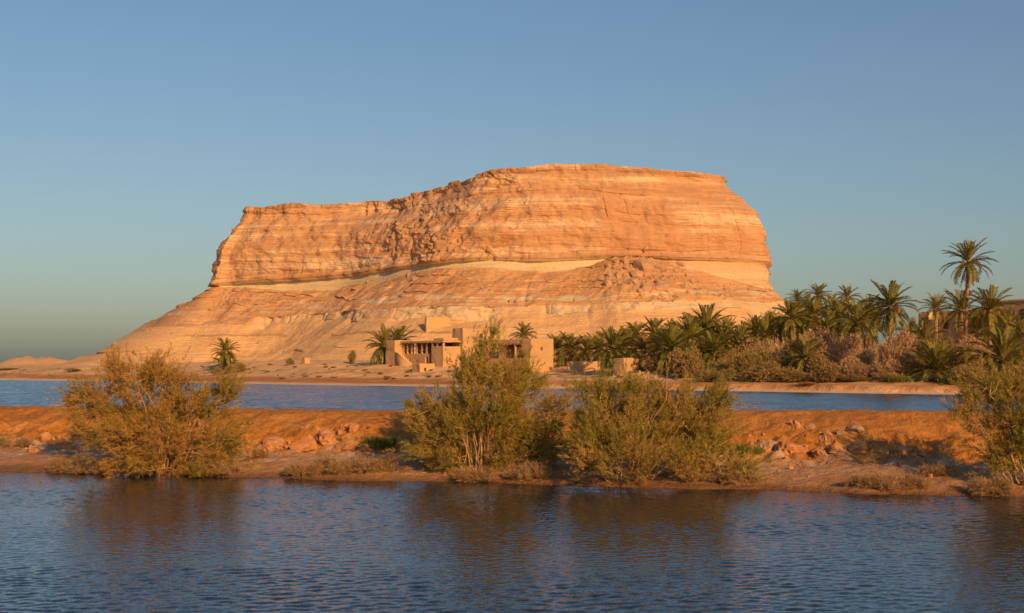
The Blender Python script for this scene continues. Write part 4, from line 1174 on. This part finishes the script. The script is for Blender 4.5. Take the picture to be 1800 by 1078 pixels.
for a in [
    (1320, 590, 205, 22, 'pink', pk + 'below the palm right of the middle grove'),
    (1345, 598, 195, 24, 'pink', pk + 'right of the middle grove, second from left'),
    (1310, 612, 180, 20, 'olive', 'olive shrub in front of the leftmost pink shrub'),
    (1450, 570, 205, 26, 'pink', pk + 'rising under the skyline palms'),
    (1480, 590, 190, 26, 'pink', pk + 'right of the low orange-hearted palm'),
    (1522, 580, 200, 20, 'olive', 'tall olive shrub left of the large round-headed palm'),
    (1540, 600, 180, 30, 'pink', 'broad ' + pk + 'below the large round-headed palm'),
    (1572, 580, 168, 26, 'pink', 'tall ' + pk + 'at the foot of the large round-headed palm'),
    (1612, 582, 200, 20, 'pink', pk + 'in front of the dark building corner'),
    (1640, 585, 190, 22, 'olive', 'olive shrub in front of the dark building'),
    (1668, 600, 180, 22, 'pink', pk + 'left of the tallest palm trunk'),
    (1725, 590, 185, 28, 'pink', pk + 'right of the tallest palm trunk'),
    (1785, 572, 200, 26, 'olive', 'olive shrub under the building at the right edge'),
    (1600, 612, 172, 24, 'olive', 'olive shrub behind the broad trunkless palm'),
    (1375, 610, 178, 24, 'olive', 'olive shrub left of the low orange-hearted palm'),
    (1440, 615, 172, 22, 'olive', 'olive shrub right of the low orange-hearted palm'),
    (1340, 635, 165, 24, 'olive', 'dark olive shrub at the left end of the right shore'),
    (1375, 645, 160, 22, 'olive', 'round olive shrub below the low orange-hearted palm'),
    (1462, 635, 162, 22, 'olive', 'olive shrub on the shore right of the low palm'),
    (1500, 628, 168, 26, 'pink', pk + 'low on the shore, left of the dark gap'),
    (1550, 632, 166, 24, 'pink', pk + 'low on the shore above the green weeds'),
    (1420, 655, 158, 18, 'olive', 'small olive shrub at the water side of the low palm'),
    (1240, 648, 172, 22, 'olive', 'left of two rounded shrubs right of the hut mound'),
    (1272, 647, 170, 20, 'olive', 'right of two rounded shrubs right of the hut mound'),
    (1318, 648, 166, 22, 'olive', 'rounded shrub third along the shore from the hut mound'),
    (1205, 612, 190, 24, 'olive', 'dark shrub under the leaning middle palm'),
    (1285, 610, 195, 26, 'olive', 'dark shrub under the tallest middle palm'),
    (1160, 622, 200, 20, 'olive', 'dark shrub behind the low arching palm'),
    (1700, 640, 158, 24, 'olive', 'shrub between the two big low shore palms'),
    (1790, 640, 148, 24, 'olive', 'shrub at the right edge under the big low palm'),
    (1575, 655, 152, 22, 'olive', 'small green shrub left of the broad trunkless palm'),
    (1690, 662, 150, 18, 'olive', 'low green shrub right of the broad trunkless palm'),
    (1480, 598, 215, 30, 'olive', 'dark shrub deep in the grove behind the pink ones'),
    (1405, 595, 210, 30, 'olive', 'dark shrub deep in the grove above the low palm'),
    (1350, 608, 215, 26, 'olive', 'dark shrub deep at the left of the right grove'),
    (1660, 592, 215, 22, 'olive', 'dark shrub right in front of the building windows'),
    (1760, 585, 215, 30, 'olive', 'dark shrub behind the right palms'),
    (1185, 606, 215, 26, 'olive', 'dark shrub behind the leaning middle palm'),
    (1250, 600, 225, 30, 'olive', 'dark shrub behind the tallest middle palm'),
    (1330, 612, 190, 26, 'olive', 'olive shrub between the first two pink shrubs'),
    (1398, 585, 215, 26, 'pink', pk + 'deep under the dense hanging palm'),
    (1425, 592, 198, 26, 'pink', pk + 'behind the low orange-hearted palm'),
    (1510, 612, 176, 24, 'pink', pk + 'in front of the orange-hearted grove palm'),
    (1590, 590, 195, 26, 'pink', pk + 'right of the large round-headed palm trunk'),
    (1630, 615, 172, 24, 'pink', pk + 'behind the broad trunkless palm'),
    (1690, 608, 176, 24, 'olive', 'olive shrub hiding the foot of the tallest palm'),
    (1745, 612, 170, 26, 'pink', pk + 'behind the big low right palm'),
    (1450, 650, 158, 24, 'olive', 'low olive shrub at the shore, right of the round one'),
    (1400, 652, 158, 22, 'olive', 'low olive shrub at the shore under the low palm'),
    (1500, 655, 156, 22, 'olive', 'low olive shrub at the shore below the pink shrubs'),
    (1215, 622, 192, 24, 'olive', 'dark olive shrub at the left foot of the middle grove'),
    (1270, 628, 186, 24, 'olive', 'dark olive shrub at the right foot of the middle grove'),
    (1140, 628, 205, 22, 'olive', 'dark olive shrub just right of the bronze palm'),
    (1010, 620, 250, 34, 'olive', 'dark hedge-like shrub behind the garden wall palms'),
    (1060, 618, 250, 34, 'olive', 'dark hedge-like shrub behind the spreading palm'),
    (1110, 612, 235, 28, 'olive', 'dark shrub behind the bronze palm')]:
    shrub(a[0], a[1], a[2], a[3] * 1.75, a[4], a[5])
sc_ = 'scrub of the left plain'
shrub(425, 637, 258, 16, 'olive', 'low shrub right beside the lone left palm', sc_)
shrub(380, 646, 255, 14, 'olive', 'low shrub left beside the lone left palm', sc_)
shrub(405, 640, 257, 16, 'olive', 'low shrub at the foot of the lone left palm', sc_)
shrub(620, 612, 262, 12, 'olive', 'dark grey bush standing alone left of the mud house', sc_)
shrub(15, 648, 330, 26, 'olive', 'wide low scrub at the left edge beyond the lake', sc_)
shrub(510, 629, 262, 12, 'olive', 'low scrub left of the small brown box hut', sc_)
shrub(130, 647, 300, 22, 'olive', 'low scrub below the ridge on the left', sc_)
for i in range(70):
    px = rng.choice([rng.uniform(430, 800), rng.uniform(560, 760), rng.uniform(960, 1200), rng.uniform(1200, 1800)])
    py = rng.uniform(641, 668) if px < 1200 else rng.uniform(668, 680)
    p = far_at(px, py)
    q = rng.uniform(0.25, 0.7)
    o = link('scrub_tuft', SHR['olive'][i % 3], None, p, (0, 0, rng.uniform(0, 6)), (q * 1.6, q, q * 0.55))
    where = 'around the lone left palm' if px < 520 else 'left of the mud house' if px < 680 else 'in front of the mud house' if px < 900 else 'between the right house and the grove' if px < 1200 else 'on the bank below the grove'
    tag(o, 'small dark scrub tuft on the far shore ' + where, 'scrub', 'scrub tufts ' + where)
for i, (px, py, w) in enumerate(((1530, 668, 30), (1580, 672, 26), (1490, 668, 24), (1690, 672, 34), (1740, 674, 26))):
    p = far_at(px, py); s = p.y / F
    nrng = np.random.default_rng(760 + i)
    V, Fc, tn = blades(500, w * s, w * s * 0.7, 1.0, nrng, 0.035, 0.6)
    me = tri_quads('weeds', V, Fc, M_GRASS); attr(me, 'tint', tn)
    tag(link('weeds', me, None, p), ['green weeds under the dark gap of the pink shrubs', 'green weeds left of the broad trunkless palm', 'green weeds at the left end of the weed strip', 'green weeds right of the broad trunkless palm', 'green weeds by the big low right palm'][i], 'weeds', 'green weeds along the right shore')

# ------------------------------------------------------------------ mud-brick buildings
PHI = R(49)
def box_mesh(name, a0, a1, b0, b1, z0, z1, mat, jit=0.05, taper=0.0, seed=0):
    """a rounded, slightly uneven mud block; a runs right towards the viewer, b right away from him"""
    bm = bmesh.new()
    bmesh.ops.create_cube(bm, size=1.0)
    bmesh.ops.scale(bm, vec=(a1 - a0, b1 - b0, z1 - z0), verts=bm.verts)
    bev = min(0.07, 0.2 * min(a1 - a0, b1 - b0, z1 - z0))
    bmesh.ops.bevel(bm, geom=bm.edges[:], offset=bev, segments=2, affect='EDGES', profile=0.6)
    for axis, ext in ((0, a1 - a0), (1, b1 - b0), (2, z1 - z0)):
        n = int(min(8, ext / 0.8))
        for k in range(1, n + 1):
            co = [0, 0, 0]; no = [0, 0, 0]; co[axis] = -ext / 2 + ext * k / (n + 1); no[axis] = 1
            bmesh.ops.bisect_plane(bm, geom=bm.verts[:] + bm.edges[:] + bm.faces[:], plane_co=co, plane_no=no)
    co = np.array([v.co for v in bm.verts]) + np.array([(a0 + a1) / 2, (b0 + b1) / 2, (z0 + z1) / 2])
    for k in range(3):
        co[:, k] += jit * fbm(co[:, 0] / 1.3 + 31 * k, co[:, 1] / 1.3, co[:, 2] / 1.3, 3, seed + k)
    if taper:
        q = (co[:, 2] - z0) / (z1 - z0) * taper
        co[:, 0] += np.where(co[:, 0] > (a0 + a1) / 2, -q, q); co[:, 1] += np.where(co[:, 1] > (b0 + b1) / 2, -q, q)
    for v, c in zip(bm.verts, co): v.co = c
    me = bpy.data.meshes.new(name); bm.to_mesh(me); bm.free()
    me.materials.append(mat)
    return me
class House:
    def __init__(self, name, label, cat, px, d, z0=0.0, phi=PHI, grp=None):
        self.o = link(name, None, None, ((px - 900) * d / F, d, z0), (0, 0, -phi))
        tag(self.o, label, cat, grp); self.k = 0
    def box(self, name, *q, mat=None, jit=0.05, taper=0.0, parent=None, label=None):
        self.k += 1
        o = link(name, box_mesh(name, *q, mat or M_MUD, jit, taper, self.k * 13), parent or self.o)
        if label: o['label'] = label
        return o
h = House('mud_house', 'mud-brick house with a columned loggia and an outside stair', 'house', 678, 243)
h.box('wall', 0, 2.8, 0, 4.2, 1.5, 7.5, label='square tower at the left end')
for k in range(4): h.box('vent', 0.45 + 0.5 * k, 0.57 + 0.5 * k, -0.05, 0.05, 5.7, 6.2, mat=M_DARK, jit=0)
h.box('wall', 2.75, 9.5, 1.6, 2.0, 1.2, 5.1, jit=0.04)
h.box('wall', 9.5, 10.25, 1.62, 1.98, 4.5, 5.1, jit=0.03)
dr = h.box('door', 9.5, 10.25, 1.85, 1.92, 1.4, 4.5, mat=M_WOOD, jit=0)
h.box('handle', 10.05, 10.12, 1.80, 1.86, 3.1, 3.25, mat=M_DARK, jit=0, parent=dr)
h.box('wall', 10.25, 10.6, 1.6, 2.0, 1.2, 5.1, jit=0.03)
h.box('wall', 10.6, 11.5, 4.2, 4.6, 1.2, 6.9, jit=0.03)
h.box('wall', 11.5, 14.8, 1.35, 5.2, 1.0, 6.3, jit=0.05, label='plain block right of the entrance recess')
h.box('floor', 2.8, 10.6, 2.0, 6.0, 4.7, 5.0, jit=0.02)
h.box('wall', 2.7, 12.4, 5.9, 6.3, 1.5, 7.0, jit=0.03)
h.box('wall', 2.8, 4.6, 5.0, 5.85, 5.0, 7.0, jit=0.03)
for k, a in enumerate((5.9, 7.4, 8.9)): h.box('shutter', a, a + 0.9, 5.82, 5.89, 5.1, 6.9, mat=M_DARK, jit=0)
for k, a in enumerate((3.0, 4.1, 5.3, 6.8, 8.3, 9.65)):
    cpart = h.box('column', a - 0.16, a + 0.16, 1.65, 1.97, 5.05, 6.95, jit=0.03)
    h.box('bracket', a - 0.35, a + 0.35, 1.68, 1.94, 6.78, 7.0, mat=M_WOOD, jit=0.01, parent=cpart)
for a in (11.6, 12.9, 14.5): h.box('column', a - 0.2, a + 0.2, 1.45, 1.8, 6.2, 6.95, jit=0.03)
h.box('railing', 3.1, 10.4, 1.72, 1.88, 5.55, 5.65, mat=M_WOOD, jit=0.01)
rf = h.box('roof', 2.85, 15.0, 1.2, 6.2, 7.0, 7.32, jit=0.05)
for k in range(11): h.box('beam', 3.2 + 1.08 * k, 3.38 + 1.08 * k, 0.85, 1.6, 6.9, 7.05, mat=M_WOOD, jit=0.01, parent=rf)
h.box('parapet', 12.3, 15.05, 1.25, 4.5, 7.3, 7.75, jit=0.05)
st = h.box('stair', 2.8, 3.4, 0.45, 1.55, 1.2, 5.0, jit=0.02)
for k in range(1, 8): h.box('step', 2.8 + 0.5 * k, 3.35 + 0.5 * k, 0.45, 1.55, 1.2, 5.0 - 0.30 * k, jit=0.01, parent=st)
# sloping parapet of the stair
V = [(2.8, -.02, 1.2), (6.6, -.02, 1.2), (6.6, -.02, 3.0), (2.8, -.02, 5.35), (2.8, .42, 1.2), (6.6, .42, 1.2), (6.6, .42, 3.0), (2.8, .42, 5.35)]
link('stair_wall', mesh_from('stair_wall', V, [(0, 1, 2, 3), (5, 4, 7, 6), (1, 5, 6, 2), (4, 0, 3, 7), (3, 2, 6, 7), (4, 5, 1, 0)], M_MUD), h.o)
for a in (5.2, 7.2): h.box('vent', a, a + 0.12, 1.55, 1.65, 3.6, 4.1, mat=M_DARK, jit=0)

h = House('mud_tower_house', 'tall plain mud-brick block with one small window, behind the central bush', 'house', 678, 243)
h.box('wall', 12.0, 15.2, 5.3, 11.6, 1.0, 9.5, jit=0.08, taper=0.15)
wd = h.box('window', 15.08, 15.16, 9.2, 9.9, 7.8, 8.6, mat=M_WOOD, jit=0)
h.box('shutter', 15.15, 15.20, 9.3, 9.8, 7.9, 8.5, mat=M_DARK, jit=0, parent=wd)
h.box('wall', 13.0, 15.25, 11.6, 16.0, 1.0, 7.0, jit=0.06)
h.box('parapet', 15.5, 16.1, 5.6, 8.2, 1.0, 4.1, jit=0.05, label='low yard wall in front')

h = House('mud_house', 'right mud-brick house with a shaded parapet and a square bright end block', 'house', 933, 228)
h.box('wall', -2.2, 0, 0, 5.2, 1.0, 7.55, jit=0.06, label='square end block')
h.box('wall', -9.5, -7.4, 1.0, 8.8, 1.0, 6.6, jit=0.06)
h.box('wall', -7.4, -2.2, 5.0, 5.6, 1.0, 6.9, jit=0.05)
h.box('parapet', -9.3, -2.2, 0.1, 0.5, 6.55, 7.45, jit=0.05)
h.box('column', -4.4, -4.05, 0.12, 0.45, 1.0, 6.55, jit=0.03)
h.box('roof', -9.2, -2.2, 0.5, 5.0, 6.6, 6.9, jit=0.05)
for k in range(8): h.box('beam', -9.0 + 0.9 * k, -8.85 + 0.9 * k, -0.25, 0.1, 6.75, 6.9, mat=M_WOOD, jit=0.01)
yw = h.box('yard_wall', -9.0, 1.6, -2.4, -2.0, 0.3, 4.25, jit=0.06)
h.box('yard_wall', 1.2, 1.6, -2.0, 2.0, 0.3, 4.25, jit=0.06)
h.box('vent', -0.6, -0.4, -2.46, -2.36, 2.7, 3.1, mat=M_DARK, jit=0, parent=yw)
h.box('window', -0.06, 0.04, 2.2, 2.7, 5.6, 6.2, mat=M_WOOD, jit=0)

h = House('oven_hut', 'small mud oven block with a dark mouth in front of the stair', 'hut', 735, 230)
zg = fz((745 - 900) * 229 / F, 229) - 0.1
h.box('wall', 0, 0.5, 0, 3.2, zg - 0.6, zg + 1.6, jit=0.06)
h.box('wall', -2.0, 0, 0.2, 3.0, zg - 0.6, zg + 1.5, jit=0.06)
h.box('mouth', 0.44, 0.56, 0.9, 1.3, zg + 0.3, zg + 0.85, mat=M_DARK, jit=0)

h = House('garden_wall', 'low mud garden wall running right from the right house', 'wall', 990, 223)
h.box('wall', -0.2, 0.2, 1.0, 15.5, 0.8, 3.7, jit=0.10)

h = House('ruined_hut', 'roofless ruined mud hut with a doorway, on the rubble mound', 'ruin', 1098, 203)
h.box('wall', -2.3, 0, 0, 0.45, 1.0, 4.15, jit=0.14)
h.box('wall', -0.45, 0, 0.45, 3.0, 1.0, 4.2, jit=0.14)
h.box('wall', -0.45, 0, 3.9, 4.6, 1.0, 4.0, jit=0.12)
h.box('wall', -2.3, -0.45, 4.15, 4.6, 1.0, 3.9, jit=0.14)
h.box('wall', -2.3, -1.9, 0.45, 4.15, 1.0, 3.8, jit=0.14)

h = House('box_hut', 'tiny brown box hut standing alone on the left plain', 'hut', 535, 262)
zz = fz((540 - 900) * 262 / F, 262)
h.box('wall', -1.0, 0.2, 0, 1.2, zz - 0.5, zz + 1.1, jit=0.05)
h.box('wall', -0.9, 0.1, 0.1, 1.1, zz + 1.1, zz + 1.2, jit=0.03)

p = hill_at(760, 583)
h = House('cliff_hut', 'square mud-walled hut on the hillside above the mud house, a dark gap at its left', 'hut', 746, p.y, phi=R(60))
h.box('wall', -0.6, 0.6, 0.4, 8.6, p.z - 2.5, p.z + 4.4, jit=0.10)
h.box('wall', -3.6, -0.6, 3.0, 8.2, p.z - 2.5, p.z + 4.0, jit=0.10)
h.box('parapet', -0.5, 0.5, 3.0, 8.0, p.z + 4.4, p.z + 4.8, jit=0.2)

h = House('flat_roofed_building', 'dark flat-roofed lodge behind the palms at the right edge', 'building', 1614, 250, phi=R(54))
zt = P(0, 551, 250).z
h.box('wall', 0, 0.5, 0, 5.0, 1.5, zt, mat=M_HOTEL)
h.box('wall', 1.6, 4.0, 0, 0.5, 1.5, zt - 0.1, mat=M_HOTEL)
h.box('wall', 0.5, 1.6, 0.0, 0.5, zt - 0.9, zt - 0.02, mat=M_HOTEL)
h.box('wall', 4.0, 14.0, 0.6, 1.1, 1.5, zt, mat=M_HOTEL)
h.box('wall', 0.5, 14.0, 4.6, 5.0, 1.5, zt - 0.2, mat=M_HOTEL)
h.box('wall', 14.0, 34.0, -1.0, 6.0, 1.5, zt + 1.4, mat=M_HOTEL)
h.box('roof', 0.3, 14.2, 0.4, 5.2, zt - 0.05, zt + 0.25, mat=M_HOTEL)
h.box('roof', 13.8, 34.2, -1.25, 6.2, zt + 1.35, zt + 1.7, mat=M_HOTEL)
for a in (4.9, 7.6, 10.4, 12.4):
    w = h.box('window', a, a + 1.2, 0.52, 0.61, zt - 3.0, zt - 1.2, mat=M_DARK, jit=0)
    h.box('sill', a - 0.1, a + 1.3, 0.42, 0.60, zt - 3.15, zt - 3.0, mat=M_HOTEL, jit=0, parent=w)
for a in (15.5, 17.6, 19.7, 21.8, 23.9, 26):
    w = h.box('window', a, a + 0.9, -1.08, -0.98, zt - 1.9, zt + 0.1, mat=M_DARK, jit=0)
    h.box('sill', a - 0.1, a + 1.0, -1.18, -1.0, zt - 2.05, zt - 1.9, mat=M_HOTEL, jit=0, parent=w)
V = [(3.9, -1.0, zt - 1.4), (4.6, -2.6, zt - 1.2), (4.5, 1.2, zt + 0.3), (3.9, 0.3, zt + 0.2), (6.2, -0.4, zt + 0.25)]
aw = mesh_from('awning', [(4.1, -2.4, zt - 1.35), (4.15, 0.6, zt - 1.1), (4.1, 0.7, zt + 0.25), (4.05, -2.6, zt + 0.1), (4.17, -2.4, zt - 1.35), (4.22, 0.6, zt - 1.1), (4.17, 0.7, zt + 0.25), (4.12, -2.6, zt + 0.1)],
               [(0, 1, 2, 3), (7, 6, 5, 4), (0, 4, 5, 1), (1, 5, 6, 2), (2, 6, 7, 3), (3, 7, 4, 0)], M_AWN)
link('awning', aw, h.o)
